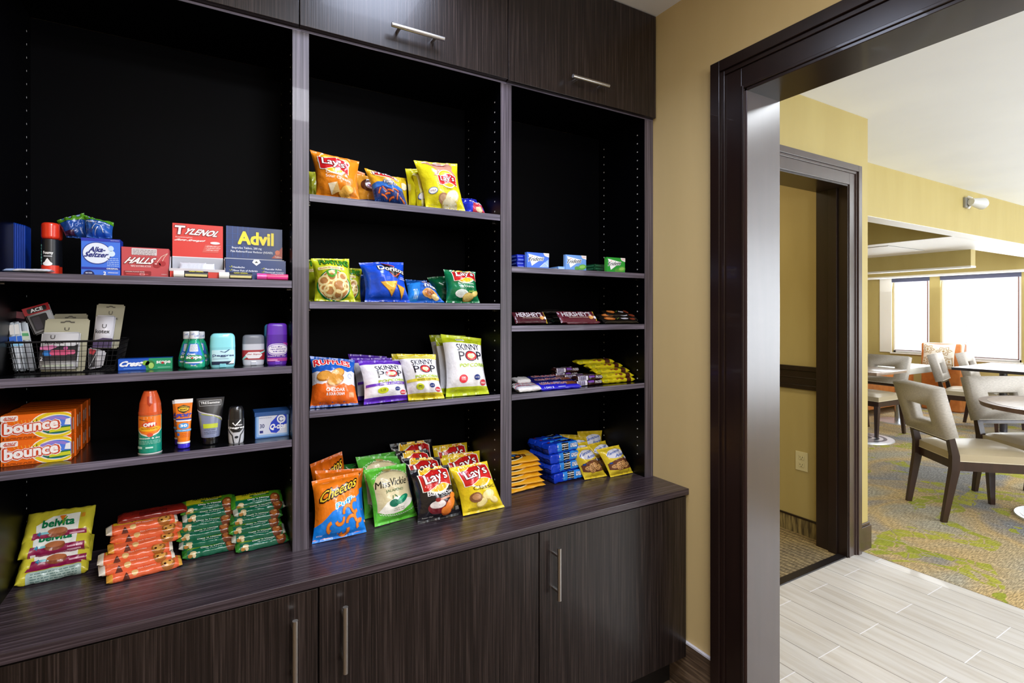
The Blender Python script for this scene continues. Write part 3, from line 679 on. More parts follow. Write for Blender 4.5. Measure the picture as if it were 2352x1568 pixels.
put_chair(ac(5.90, 6.34), fa(.60, -.80), 'grey dining chair beside the window end of the long table, partly behind another')
put_chair(Vector((6.46, 3.07, .002)), math.pi*.97, 'grey dining chair behind the small square table near the wall corner')
put_chair(Vector((6.00, 3.55, .002)), -math.pi/2, 'grey dining chair mostly hidden by the yellow wall corner, only seat and leg showing')
tblt = noise_mat('table_top', [(.35, '5a4238'), (.65, '6d5347')], (.3, 1, 1), 40, 3, .3, 0, .3)
tbl_in = noise_mat('table_inlay', [(.35, '8a7464'), (.65, '9c8676')], (.3, 1, 1), 40, 3, .28, 0, .3)
tdark = mat('2f2c33', .3, 0, .3); chrome = mat('b9bcc4', .22, 1); whitem = mat('d3d6dc', .3, .6)
def disc(b, x, y, z0, z1, r0, r1, m, n=64): b.tube((x, y, z0), (x, y, z1), r0, m, n, r1)
def ringbase(t, r, h=.012):
    b = MB(); disc(b, 0, 0, 0, h, r, r-.004, whitem)
    q = MB()
    for k in range(1, 9): rr = r*k/9; disc(q, 0, 0, h, h+.0012+.0003*(9-k), rr, rr, mat('2e3240', .35) if k % 2 else whitem)
    o = b.build('base', t); q.build('ring_inlay', o)
p = ac(3.58, 3.33); t = thing('round_table', p, 'round brown table on a ringed white disc base, nearest the camera', 'table')
b = MB(); disc(b, 0, 0, .712, .742, .452, .46, tblt, 96); b.build('tabletop', t)
b = MB(); disc(b, 0, 0, .742, .7432, .415, .415, tbl_in, 96); b.build('inlay', t)
b = MB(); disc(b, 0, 0, .012, .712, .038, .038, chrome, 24); disc(b, 0, 0, .695, .712, .14, .16, tdark, 32); b.build('column', t); ringbase(t, .285)
t = thing('long_table', (7.72, 1.98, .002), 'long dark dining table before the window with a grey chair at its left corner', 'table')
b = MB(); rbox(b, -.55, .55, -.60, .60, .712, .742, tdark, .004, 2); b.build('tabletop', t)
for y in (-.32, .32):
    b = MB(); disc(b, 0, y, .012, .712, .035, .035, tdark, 20); disc(b, 0, y, 0, .012, .24, .235, whitem, 48); b.build('pedestal', t)
t = thing('square_table', (6.08, 2.98, .002), 'small square grey-brown table edge in front of the chair by the wall corner', 'table')
b = MB(); rbox(b, -.31, .31, -.30, .30, .712, .745, tbl_in, .004, 2); b.build('tabletop', t); b = MB(); disc(b, 0, 0, .012, .712, .035, .035, chrome, 20); b.build('column', t); ringbase(t, .30)
t = thing('booth_table', (7.40, 3.20, .002), 'pale-topped rectangular table in front of the orange bench', 'table')
b = MB(); rbox(b, -.42, .42, -.26, .26, .625, .70, mat('c9c6bd', .3, 0, .3), .006, 2); b.build('tabletop', t); b = MB(); disc(b, 0, 0, .012, .625, .035, .035, chrome, 20); disc(b, 0, 0, 0, .012, .24, .235, whitem, 40); b.build('pedestal', t)
orange = noise_mat('orange_leather', [(.3, 'b5672a'), (.6, 'c97a38')], (1, 1, 1), 14, 4, .45, 0, .15)
t = thing('banquette', (8.2, 3.9, .002), 'orange leather banquette under the windows', 'bench')
b = MB(); rbox(b, -1.05, .45, -.36, .1, .08, .58, orange, .02); b.build('seat', t)
b = MB(); rbox(b, .55, .74, -.86, -.40, .0, .93, orange, .025); b.build('backrest', t)
# cushion
cm = noise_mat('cushion_cloth', [(.3, 'ded6c8'), (.7, 'ebe4d8')], (1, 1, 1), 30, 2, .8)
b = MB(); cy = 3.235
def cush(u, v, off=0, s_=1):
    a = (1-abs(2*u-1)**2.4)**.5*(1-abs(2*v-1)**2.4)**.5; y = (.5-u)*.37*(1-.07*math.sin(math.pi*v)); z = (v-.5)*.34*(1-.07*math.sin(math.pi*u))
    return Vector((-s_*(.085*a+off)+z*.18, y, z))
g = [i/16 for i in range(17)]; b.grid(lambda u, v: cush(u, v), g, g, cm); b.grid(lambda u, v: cush(1-u, v, 0, -1), g, g, cm)
dm = []
for cx, cyy in ((.2, .78), (.72, .72), (.45, .38), (.9, .3), (.1, .3)):
    for k, rr in enumerate((.19, .12)):
        pts = [(cx+rr*(1+.25*math.cos(6*a))*math.cos(a), cyy+rr*.8*(1+.25*math.cos(6*a))*math.sin(a)) for a in [2*math.pi*i/24 for i in range(25)]]
        dm.append(K([(min(max(x, .02), .98), min(max(y, .02), .98)) for x, y in pts], .022, 'a8854f', 2))
    dm.append(E(cx, cyy, .035, .04, 'b08e58', 2, 12))
b.art(cush, dm, card); tag(b.build('cushion', None, (8.60, cy, .765)), 'cream cushion with tan flower outlines leaning on the orange banquette', 'cushion')
# ================================================================== PACKAGE ART
def lays(cx, cy, w_, sl=0, L=2):
    h = w_*.80; a = []
    a.append(E(cx, cy, w_*.52, h*.53, 'fdf6cf', L, 28, sl)); a.append(E(cx, cy+.01*w_, w_*.48, h*.48, 'f2b417', L+1, 28, sl))
    a.append(E(cx, cy+.12*w_, w_*.36, h*.26, 'f9d64a', L+1.5, 20, sl))
    def rib(k, ex):
        up = [(cx+x*w_*k, cy+(.17+.07*math.sin(x*6.0+.6)+sl*x)*w_*1.0+ex) for x in [-.5+i/14 for i in range(15)]]
        lo = [(cx+x*w_*k*.96, cy+(-.23+.07*math.sin(x*6.0+.9)+sl*x)*w_-ex) for x in [-.5+i/14 for i in range(15)]]
        return up+lo[::-1]
    a.append(P(rib(1.10, .012), 'fffdf2', L+2)); a.append(P(rib(1.05, 0), 'c81d1f', L+3))
    a += TO("Lay's", cx, cy-.02*w_, w_*.80, w_*.30, 'ffffff', '7a1414', L+6, b=.025, ob=.03, g=1.05, sh=.0, sl=sl+.06)
    return a
def chips(pts, c='e9c766', c2='c99a3c', L=6):
    a = []
    for x, y, r, k in pts: a.append(E(x, y, r, r*.62, c2, L, 14, k)); a.append(E(x, y+.008, r*.9, r*.5, c, L+1, 14, k))
    return a
CLASSIC = lays(.50, .80, .74, .06)+[T('Classic', .56, .50, .60, .085, '5a4a12', 6)]+chips([(.62, .33, .17, .1), (.72, .22, .12, -.3), (.42, .20, .14, .2)], 'f5e29a', 'd9b95c')+[E(.30, .32, .15, .10, '8a5a35', 9, 16), E(.30, .33, .10, .06, 'b98458', 10, 12), T('POTATO CHIPS', .26, .11, .30, .02, '6b5a10', 6), T('NET WT 1 1/2 OZ (42.5g)', .33, .07, .46, .022, '6b5a10', 6)]
BBQ = lays(.50, .79, .74, .05)+[T('Barbecue', .53, .50, .66, .085, 'f2f0ee', 6, b=.01)]+[T('Flavored', .62, .435, .25, .025, 'b9b4b0', 6), E(.42, .24, .24, .12, '6e1a22', 6, 20), E(.40, .29, .18, .07, 'e6dcd8', 7, 16), K([(.38, .36), (.72, .40)], .04, 'c98d72', 8), E(.40, .37, .06, .035, '8a1f22', 9, 12)]+chips([(.70, .25, .17, .5), (.82, .40, .10, .2), (.58, .15, .13, -.1)], 'e07c2c', 'b5531a', 8)+[T('Potato Chips', .20, .09, .24, .025, 'e6e2de', 6), R(.84, .12, .95, .19, '5a5a60', 6, .01)]
SCO = lays(.56, .80, .70, .02)+[T('Sour Cream', .56, .50, .50, .06, 'dcefe2', 6), T('& Onion', .60, .41, .40, .06, 'dcefe2', 6), E(.42, .22, .20, .10, 'eef2ee', 6, 18), E(.42, .24, .15, .06, 'd5dfd8', 7, 14)]+chips([(.62, .14, .17, .1), (.82, .22, .12, .4)], 'e9cf7a', 'c9a44a', 8)+[K([(.62, .26), (.75, .30), (.88, .27)], .02, '7fb23a', 9), K([(.64, .30), (.78, .26), (.90, .31)], .015, 'a6cf4e', 9)]
CHED = [E(.46, .74, .36, .17, 'fdf3c8', 2, 26), E(.46, .745, .33, .155, 'f4b62b', 3, 26)]+lays(.46, .70, .62, -.16, 4)+[T('Cheddar &', .52, .46, .50, .065, 'fff3dc', 6, b=.012, sl=-.10), T('Sour Cream', .54, .37, .56, .065, 'fff3dc', 6, b=.012, sl=-.10), P([(.30, .24), (.52, .28), (.56, .12), (.36, .08)], 'fff0cf', 6), P([(.36, .08), (.56, .12), (.52, .28)], 'f7cf83', 7)]+chips([(.74, .16, .16, .2), (.66, .07, .14, -.2)], 'eeb24a', 'c9791c')
YCLASSIC = [P([(.13, .99), (.80, .99), (.83, .86), (.78, .74), (.90, .62), (.60, .58), (.28, .60), (.40, .72), (.24, .86)], 'c98f76', 2), P([(.30, .885), (.48, .865), (.62, .875), (.72, .895), (.60, .825), (.48, .81), (.36, .84)], '9c3f3c', 4), P([(.36, .878), (.50, .862), (.66, .882), (.58, .845), (.44, .84)], 'f8f2ec', 6)]+lays(.60, .54, .44, -.04, 5)+[T('Classic', .58, .345, .26, .05, '7a6a1a', 6), E(.20, .31, .11, .065, '4a6aa8', 4, 20), E(.20, .31, .095, .055, 'f4f2ee', 5, 20), T('SMILE', .20, .31, .13, .025, '8a3a6a', 6), E(.44, .17, .13, .085, 'b98a68', 5, 16), E(.43, .18, .09, .05, 'd9b391', 6, 14)]+chips([(.66, .20, .20, .3), (.60, .07, .20, -.1)], 'fbf3cf', 'e0cc78')
def cheeto(x, y, r, a0, a1): return [K(arc(x, y, r, a0, a1, 8), .062, 'c45a12', 7), K(arc(x, y, r, a0, a1, 8), .045, 'f08a24', 8)]
CHEETOS = [P([(0, .04), (0, .24), (.12, .30), (.30, .44), (.55, .52), (.78, .56), (1, .66), (1, .04)], '1581e6', 2)]
CHEETOS += TO('Cheetos', .50, .77, .80, .17, 'f6c62f', '161010', 6, b=.03, ob=.075, g=1.05, sl=.22, sh=.1)
CHEETOS += TO('Puffs', .60, .555, .44, .085, '2aa6e2', 'f4faff', 6, b=.03, ob=.06, sl=.20)
for q in ((.62, .40, .09, 20, 200), (.80, .46, .10, 60, 250), (.86, .30, .09, 100, 290), (.45, .30, .08, 200, 380), (.70, .22, .10, 30, 180), (.88, .16, .07, 60, 220), (.30, .20, .07, 100, 260), (.55, .12, .08, 200, 380)): CHEETOS += cheeto(*q)
CHEETOS += [T('NET WT 7/8 OZ', .10, .10, .10, .02, 'ffffff', 5)]
FRITOS = [P([(0, .04), (0, .50), (.2, .56), (.5, .56), (.8, .52), (1, .54), (1, .04)], '2f6fc4', 2), P([(0, .04), (.02, .36), (.3, .44), (.6, .36), (1, .42), (1, .04)], '243a78', 3), E(.50, .80, .40, .13, 'ffe9a0', 3, 26, -.12), E(.50, .80, .33, .105, 'd22a2a', 4, 26, -.12)]+TO('Fritos', .50, .81, .66, .12, 'ffffff', '9c1c1c', 7, b=.03, ob=.04, sl=-.12)+TO('FLAVOR', .56, .60, .30, .045, 'f3f3ee', '25407a', 6, b=.03, ob=.06, sl=-.05)+TO('TWISTS', .58, .545, .40, .06, 'f3f3ee', '25407a', 6, b=.04, ob=.06, sl=-.05)+[T('HONEY BBQ', .62, .485, .24, .03, 'f6c62f', 6, b=.02)]
for x, y, r in ((.2, .30, 60), (.36, .34, -50), (.52, .30, -20), (.70, .34, -10), (.30, .15, -30), (.52, .12, 20), (.72, .20, 70), (.86, .12, -40), (.42, .22, 10)):
    c_, s_ = math.cos(math.radians(r))*.09, math.sin(math.radians(r))*.09; FRITOS += [K([(x-c_, y-s_), (x, y+.01), (x+c_, y+s_)], .05, 'a8421a', 6), K([(x-c_*.9, y-s_*.9), (x, y+.014), (x+c_*.9, y+s_*.9)], .026, 'e8783a', 7)]
FUNYUNS = TO('FUNYUNS', .55, .86, .74, .14, '4fa02c', '15401c', 6, b=.04, ob=.06, sl=-.08)+[R(.10, .665, .80, .74, 'efe3a0', 3, .03, -.02), T('Onion Flavored Rings', .45, .70, .60, .04, 'a3481f', 5, b=.02, sl=-.02), E(.48, .33, .44, .335, '177a34', 3, 30), E(.48, .335, .405, .31, 'f2f0d8', 4, 30), E(.48, .335, .39, .295, 'b9824e', 5, 30)]
for x, y, r in ((.22, .42, .12), (.60, .30, .17), (.35, .20, .13), (.72, .50, .11), (.42, .50, .12), (.22, .26, .09), (.55, .12, .10), (.78, .30, .08)): FUNYUNS += [K(arc(x, y, r, 0, 360, 16, r*.8), .058, 'd9a84e', 6), K(arc(x, y+.006, r, 0, 360, 16, r*.8), .042, 'f3e2a6', 7)]
FUNYUNS += [K(arc(.43, .62, .11, 170, 370, 10), .05, '4fa02c', 9)]
DORITOS = [P([(.40, .93), (.62, .80), (.84, .66), (.74, .50), (.60, .62), (.50, .72)], '17110f', 3), K([(.38, .935), (.52, .87), (.70, .80)], .022, 'c8462a', 4), K([(.56, .66), (.68, .55), (.78, .62), (.98, .735)], .03, 'c8462a', 4, True)]+TO('Doritos', .63, .735, .62, .115, 'f6f4f0', '17110f', 6, b=.035, ob=.05, sl=-.14)+[T('COOL', .88, .54, .12, .025, 'f0f0ee', 6, b=.02), T('RANCH', .88, .50, .16, .025, 'f0f0ee', 6, b=.02), P([(.30, .42), (.72, .44), (.56, .10)], 'b9781c', 5), P([(.32, .41), (.70, .43), (.555, .13)], 'e8b443', 6), P([(.68, .36), (.90, .30), (.80, .06)], 'b9781c', 7), P([(.69, .345), (.88, .295), (.80, .09)], 'e0a838', 8)]
MIX = [P([(0, .05), (0, .80), (.3, .95), (.42, .95), (.26, .05)], '2a8ae0', 2), T('TRIO', .20, .30, .13, .40, 'd6ecfa', 4)]+TO('Snack', .62, .72, .34, .08, 'f4f4f0', 'b0251f', 6, b=.03, ob=.05)+TO('mix', .72, .56, .46, .16, 'f6f6f4', '16307e', 6, b=.05, ob=.05, sl=-.05)+[E(.62, .26, .24, .17, 'd9a05a', 4, 20), E(.60, .27, .16, .10, '8a4a22', 5, 18), K(arc(.58, .24, .10, 0, 300, 12), .04, 'c8772e', 6), E(.76, .14, .12, .08, 'e6c98a', 6, 14)]
RUFFLES = [P([(0, .04), (0, .42), (.1, .445), (.2, .42), (.3, .45), (.4, .42), (.5, .45), (.6, .41), (.7, .44), (.8, .40), (.9, .43), (1, .40), (1, .04)], 'ee6a1c', 2), P([(0, .42), (0, .66), (.1, .68), (.2, .66), (.3, .70), (.4, .68), (.5, .71), (.6, .68), (.7, .71), (.8, .68), (.9, .72), (1, .70), (1, .40), (.9, .43), (.8, .40), (.7, .44), (.6, .41), (.5, .45), (.4, .42), (.3, .45), (.2, .42), (.1, .445)], 'e9e6ee', 2)]
RUFFLES += TO('RUFFLES', .46, .845, .80, .12, 'd8242c', 'f6efe8', 6, b=.06, ob=.06, ar=.04, sl=.02)+chips([(.26, .58, .17, .1), (.55, .63, .17, .3), (.50, .50, .20, .2)], 'd9983e', 'a8671c')+[T('CHEDDAR', .50, .315, .42, .065, 'ffffff', 6, b=.03), T('& SOUR CREAM', .50, .235, .40, .05, 'ffffff', 6, b=.03), K(arc(.86, .60, .05, 0, 300, 10), .01, '6a8ad0', 4), R(.80, .16, .92, .26, 'f3a070', 4, .01)]
def pop(cal, c, band=None, bt=''):
    a = [T('SKINNY', .54, .775, .60, .115, '14142a', 5, b=-.012, sl=.05), T('P', .33, .615, .15, .15, '14142a', 5, b=-.012), T('P', .80, .63, .15, .15, '14142a', 5, b=-.012), E(.57, .62, .155, .088, '14142a', 4, 24), E(.57, .62, .135, .076, 'c3262c', 5, 24), E(.55, .62, .075, .04, 'e8dfb0', 6, 14), E(.61, .625, .055, .036, 'efe8c4', 7, 12), E(.57, .60, .05, .03, 'd9cf9a', 8, 10), T('POPCORN', .58, .465, .66, .055, 'a9c51c', 6, b=.03, sl=.03)]
    if band: a += [R(0.02, .365, .98, .425, band, 3, 0, .03), T(bt, .56, .395, .58, .036, 'f6f4f0' if band != 'e6d43a' else '3a3410', 5, b=.01, sl=.03)]
    a += [E(.33, .25, .11, .065, c, 4, 20), T(cal, .33, .265, .10, .035, 'ffffff' if c == 'dc3240' else '26262a', 6, b=.02), T('CALORIES', .33, .235, .11, .013, 'ffffff' if c == 'dc3240' else '26262a', 6), E(.68, .27, .075, .045, '2a3c86', 4, 18), T('NON GMO', .68, .27, .11, .018, 'ffffff', 6), E(.84, .19, .085, .05, 'd63a48', 6, 18), T('FREE', .84, .185, .13, .026, 'ffffff', 8, b=.02)]
    return a
POP_P = pop('110', 'c9d52a', '6a32b8', 'SWEET & SALTY KETTLE'); POP_Y = pop('80', 'c3cc2c', 'e6d43a', 'WHITE CHEDDAR'); POP_G = pop('100', 'dc3240')+[R(.30, .885, .50, .93, 'f4f4ec', 4, .01), T('PACK', .40, .907, .14, .022, '20242a', 6), T('GLUTEN FREE DAIRY FREE', .66, .873, .40, .014, '20242a', 6)]
VICK = [P([(.06, .22), (.06, .70), (.16, .82), (.34, .90), (.52, .92), (.70, .90), (.86, .82), (.95, .70), (.96, .34), (.80, .24), (.60, .17), (.40, .15), (.20, .17)], 'd3c69c', 2), P([(.08, .22), (.24, .36), (.50, .44), (.96, .34), (.80, .24), (.60, .17), (.40, .15), (.20, .17)], 'f4f1e4', 3)]
VICK += [T('KETTLE COOKED POTATO CHIPS', .50, .85, .56, .022, '4a4630', 5, ar=.04), T('Miss', .24, .68, .30, .12, '1b1812', 6, b=.01, sh=.1), T('Vickie', .62, .695, .44, .13, '1b1812', 6, b=.01, sh=.12), T("'s", .92, .71, .08, .09, '1b1812', 6, b=.01), T('JALAPENO', .48, .545, .44, .06, '55744a', 6, b=.015), E(.40, .33, .11, .065, '0f6b52', 6, 16), E(.62, .37, .17, .06, '0f7a58', 7, 18, .3), E(.60, .385, .10, .025, '3fae7c', 8, 12, .3), K([(.38, .40), (.40, .46)], .02, '2f6a3a', 8), K([(.50, .42), (.44, .47)], .02, '2f6a3a', 8), T('MADE WITH', .52, .235, .24, .02, '5a5a4a', 5), T('LOVE & CARE', .52, .205, .26, .02, '5a5a4a', 5), E(.48, .925, .10, .025, 'b9a268', 5, 14)]
for i in range(16): x = .12+.78*i/15; VICK.append(K(arc(x, .135+.10*(2*abs(x-.5))**2, .022, 180, 360, 5), .008, 'e8f4e0', 4))
for i in range(14): x = .10+.8*i/13; VICK.append(K(arc(x, .90-.16*(2*abs(x-.5))**2.2, .022, 0, 180, 5), .008, 'e8f4e0', 4))
AMOS = [E(.52, .74, .40, .155, 'dcdce8', 3, 26, .08), T('Famous', .50, .80, .66, .10, '1f56b4', 6, b=.02, sl=.16, sh=.15), T('Amos', .66, .68, .50, .10, '1f56b4', 6, b=.02, sl=.12, sh=.15), P([(.04, .44), (.30, .52), (.60, .56), (.95, .60), (.96, .20), (.60, .18), (.20, .20), (.04, .24)], '6a3c26', 2), T('Chocolate Chip', .62, .555, .34, .03, 'f2e6c8', 5)]
for x, y, r in ((.24, .32, .13), (.44, .38, .14), (.64, .30, .15), (.82, .34, .12), (.40, .24, .13), (.60, .42, .10)):
    AMOS += [E(x, y, r, r*.55, '8a5a34', 5, 14), E(x, y+.006, r*.92, r*.48, 'c9965e', 6, 14)]+[E(x+dx*r, y+dy*r, r*.14, r*.10, '3a1f14', 7, 8) for dx, dy in ((.3, .1), (-.4, 0), (0, -.2), (.1, .25))]
AMOS += [R(.10, .42, .20, .48, '1f3f8a', 5, .01), E(.90, .56, .07, .05, 'e6e6ee', 5, 14)]
COOKIE = [P([(.25, .05), (.35, .60), (.55, .66), (.80, .55), (.95, .05)], 'c8344a', 2), E(.62, .24, .20, .16, 'e8cfa0', 3, 16), T('Chips', .62, .60, .5, .12, 'f4f4f4', 5, b=.04, sl=-.2)]
REC = {}
def rbag(label, *a, name='chip_bag', cat='chip bag', **k): return bag(name, label, cat, *a, **k)

# ================================================================== MIDDLE BAY: BAGS
g1 = 'bags on the top middle shelf'
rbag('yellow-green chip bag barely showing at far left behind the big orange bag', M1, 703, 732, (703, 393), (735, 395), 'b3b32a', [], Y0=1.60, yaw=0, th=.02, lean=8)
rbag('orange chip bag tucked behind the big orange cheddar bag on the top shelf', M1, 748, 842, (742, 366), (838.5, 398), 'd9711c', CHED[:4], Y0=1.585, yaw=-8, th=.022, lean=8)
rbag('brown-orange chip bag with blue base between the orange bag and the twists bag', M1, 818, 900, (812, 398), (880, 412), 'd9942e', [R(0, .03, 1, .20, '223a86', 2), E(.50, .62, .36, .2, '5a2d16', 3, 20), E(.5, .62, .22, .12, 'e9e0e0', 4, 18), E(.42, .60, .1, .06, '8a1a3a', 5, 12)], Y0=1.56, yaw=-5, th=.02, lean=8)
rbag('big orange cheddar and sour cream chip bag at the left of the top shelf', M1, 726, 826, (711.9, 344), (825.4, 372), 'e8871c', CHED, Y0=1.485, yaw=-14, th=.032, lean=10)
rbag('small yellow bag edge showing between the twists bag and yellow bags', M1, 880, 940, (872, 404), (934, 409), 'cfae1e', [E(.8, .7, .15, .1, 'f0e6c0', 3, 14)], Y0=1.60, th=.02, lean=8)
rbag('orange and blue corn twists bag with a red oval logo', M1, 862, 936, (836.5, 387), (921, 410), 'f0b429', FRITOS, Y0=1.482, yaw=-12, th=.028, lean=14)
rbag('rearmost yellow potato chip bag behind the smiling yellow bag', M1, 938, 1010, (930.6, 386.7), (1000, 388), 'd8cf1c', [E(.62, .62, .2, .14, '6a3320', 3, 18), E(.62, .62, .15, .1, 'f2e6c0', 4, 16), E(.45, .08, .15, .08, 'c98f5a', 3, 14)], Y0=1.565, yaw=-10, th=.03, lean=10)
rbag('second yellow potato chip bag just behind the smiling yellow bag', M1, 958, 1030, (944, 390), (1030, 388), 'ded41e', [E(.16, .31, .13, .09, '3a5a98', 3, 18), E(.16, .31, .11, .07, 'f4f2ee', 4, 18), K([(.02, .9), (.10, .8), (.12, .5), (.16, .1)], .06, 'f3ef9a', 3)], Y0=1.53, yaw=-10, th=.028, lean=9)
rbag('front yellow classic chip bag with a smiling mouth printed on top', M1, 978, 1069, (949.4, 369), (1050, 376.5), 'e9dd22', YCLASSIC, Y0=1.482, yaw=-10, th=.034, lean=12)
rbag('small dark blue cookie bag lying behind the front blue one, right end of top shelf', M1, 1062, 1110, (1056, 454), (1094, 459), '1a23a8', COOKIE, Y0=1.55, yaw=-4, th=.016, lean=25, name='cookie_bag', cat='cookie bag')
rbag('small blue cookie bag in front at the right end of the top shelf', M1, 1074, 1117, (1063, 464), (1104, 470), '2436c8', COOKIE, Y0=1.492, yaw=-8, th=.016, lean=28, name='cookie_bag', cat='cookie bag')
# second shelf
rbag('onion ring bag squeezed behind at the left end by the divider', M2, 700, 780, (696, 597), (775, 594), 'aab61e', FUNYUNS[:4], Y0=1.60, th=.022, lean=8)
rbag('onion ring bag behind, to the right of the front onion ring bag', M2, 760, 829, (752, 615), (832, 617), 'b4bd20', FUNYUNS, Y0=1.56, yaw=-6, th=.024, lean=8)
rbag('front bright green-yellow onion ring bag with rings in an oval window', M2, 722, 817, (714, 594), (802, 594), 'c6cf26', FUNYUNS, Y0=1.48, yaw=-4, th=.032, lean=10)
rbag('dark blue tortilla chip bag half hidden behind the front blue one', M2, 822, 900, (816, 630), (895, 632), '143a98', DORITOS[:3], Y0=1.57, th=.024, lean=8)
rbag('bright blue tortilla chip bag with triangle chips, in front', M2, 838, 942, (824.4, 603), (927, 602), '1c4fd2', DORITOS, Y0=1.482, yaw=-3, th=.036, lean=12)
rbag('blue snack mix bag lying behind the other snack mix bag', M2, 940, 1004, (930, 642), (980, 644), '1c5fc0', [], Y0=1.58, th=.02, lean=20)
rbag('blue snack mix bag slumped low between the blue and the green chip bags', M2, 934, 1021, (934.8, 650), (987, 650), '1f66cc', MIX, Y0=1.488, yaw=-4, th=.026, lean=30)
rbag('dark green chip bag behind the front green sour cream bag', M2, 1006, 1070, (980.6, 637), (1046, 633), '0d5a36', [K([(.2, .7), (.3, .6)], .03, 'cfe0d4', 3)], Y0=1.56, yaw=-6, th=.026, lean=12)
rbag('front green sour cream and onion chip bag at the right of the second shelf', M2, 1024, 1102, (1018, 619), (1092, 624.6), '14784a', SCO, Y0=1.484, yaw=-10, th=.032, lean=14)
# third shelf
P3 = dict(name='popcorn_bag', cat='popcorn bag', lean=16)
def pb(c, th=.03): return [(0, .06, c), (.06, .13, c), (.90, 1, c)]
rbag('blue and orange ruffled chip bag at the left of the third shelf', M3, (712, 939), (823.3, 931), (712, 817), (815, 827), '1c56b4', RUFFLES, [(0, .055, '1748a0')], th=.032, lean=15)
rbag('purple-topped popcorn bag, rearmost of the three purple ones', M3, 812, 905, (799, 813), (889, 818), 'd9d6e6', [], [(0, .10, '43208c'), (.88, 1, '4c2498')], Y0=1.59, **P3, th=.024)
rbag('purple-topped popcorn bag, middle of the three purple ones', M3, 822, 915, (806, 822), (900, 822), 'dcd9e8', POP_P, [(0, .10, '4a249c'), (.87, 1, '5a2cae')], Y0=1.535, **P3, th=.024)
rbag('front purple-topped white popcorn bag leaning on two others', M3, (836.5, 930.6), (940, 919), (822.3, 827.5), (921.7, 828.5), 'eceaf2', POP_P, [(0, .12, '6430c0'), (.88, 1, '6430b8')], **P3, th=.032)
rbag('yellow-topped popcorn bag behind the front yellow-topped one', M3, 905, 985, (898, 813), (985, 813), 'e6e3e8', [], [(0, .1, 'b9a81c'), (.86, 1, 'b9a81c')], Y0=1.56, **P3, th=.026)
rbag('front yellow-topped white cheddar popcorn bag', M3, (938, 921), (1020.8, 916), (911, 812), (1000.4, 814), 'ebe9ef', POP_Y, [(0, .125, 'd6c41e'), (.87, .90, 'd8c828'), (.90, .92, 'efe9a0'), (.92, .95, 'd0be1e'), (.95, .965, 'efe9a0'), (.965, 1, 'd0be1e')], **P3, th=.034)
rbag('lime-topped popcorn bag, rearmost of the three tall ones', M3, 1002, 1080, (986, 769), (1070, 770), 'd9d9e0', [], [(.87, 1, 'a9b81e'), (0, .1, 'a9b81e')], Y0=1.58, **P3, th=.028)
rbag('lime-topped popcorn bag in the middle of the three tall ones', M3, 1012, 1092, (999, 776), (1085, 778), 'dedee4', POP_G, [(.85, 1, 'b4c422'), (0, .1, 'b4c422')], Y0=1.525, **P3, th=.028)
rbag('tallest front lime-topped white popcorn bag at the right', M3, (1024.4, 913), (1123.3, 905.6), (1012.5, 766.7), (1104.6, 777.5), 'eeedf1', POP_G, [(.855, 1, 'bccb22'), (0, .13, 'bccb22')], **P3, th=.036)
# counter
cz = CT
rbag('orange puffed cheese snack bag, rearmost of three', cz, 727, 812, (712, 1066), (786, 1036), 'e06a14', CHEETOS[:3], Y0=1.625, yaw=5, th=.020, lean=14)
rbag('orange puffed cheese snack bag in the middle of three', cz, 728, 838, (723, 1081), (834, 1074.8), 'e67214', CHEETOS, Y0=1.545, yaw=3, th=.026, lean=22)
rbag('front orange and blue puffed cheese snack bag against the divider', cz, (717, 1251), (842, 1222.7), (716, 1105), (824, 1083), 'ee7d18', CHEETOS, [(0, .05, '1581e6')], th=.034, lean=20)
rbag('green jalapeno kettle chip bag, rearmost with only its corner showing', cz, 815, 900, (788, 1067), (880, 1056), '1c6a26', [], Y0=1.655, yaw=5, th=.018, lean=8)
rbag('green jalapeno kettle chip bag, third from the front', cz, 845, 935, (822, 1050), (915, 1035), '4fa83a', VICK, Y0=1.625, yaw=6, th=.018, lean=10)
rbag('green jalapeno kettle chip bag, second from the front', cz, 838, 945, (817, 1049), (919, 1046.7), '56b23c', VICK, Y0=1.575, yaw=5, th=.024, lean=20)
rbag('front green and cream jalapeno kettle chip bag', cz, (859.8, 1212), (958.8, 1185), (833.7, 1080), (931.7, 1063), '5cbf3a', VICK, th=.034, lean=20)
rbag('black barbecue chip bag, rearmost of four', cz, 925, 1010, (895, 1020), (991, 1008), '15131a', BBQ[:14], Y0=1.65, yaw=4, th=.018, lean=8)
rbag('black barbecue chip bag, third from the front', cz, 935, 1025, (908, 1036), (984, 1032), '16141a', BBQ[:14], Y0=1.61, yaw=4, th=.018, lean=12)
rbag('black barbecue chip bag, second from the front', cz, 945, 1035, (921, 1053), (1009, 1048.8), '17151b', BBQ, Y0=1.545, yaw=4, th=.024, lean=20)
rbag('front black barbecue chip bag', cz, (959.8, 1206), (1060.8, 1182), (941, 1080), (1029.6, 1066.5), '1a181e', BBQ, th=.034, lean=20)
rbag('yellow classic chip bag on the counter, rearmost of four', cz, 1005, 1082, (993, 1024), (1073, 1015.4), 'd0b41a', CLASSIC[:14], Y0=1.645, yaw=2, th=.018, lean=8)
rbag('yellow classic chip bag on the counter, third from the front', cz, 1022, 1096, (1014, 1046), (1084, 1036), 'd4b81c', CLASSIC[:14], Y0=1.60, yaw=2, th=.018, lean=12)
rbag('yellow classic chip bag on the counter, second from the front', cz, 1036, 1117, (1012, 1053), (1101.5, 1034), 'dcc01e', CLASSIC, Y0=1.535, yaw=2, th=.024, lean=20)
rbag('front yellow classic chip bag at the right end of the counter row', cz, (1063, 1186), (1159.8, 1165.4), (1031.7, 1074.8), (1119, 1058), 'ecd022', CLASSIC, th=.034, lean=20)
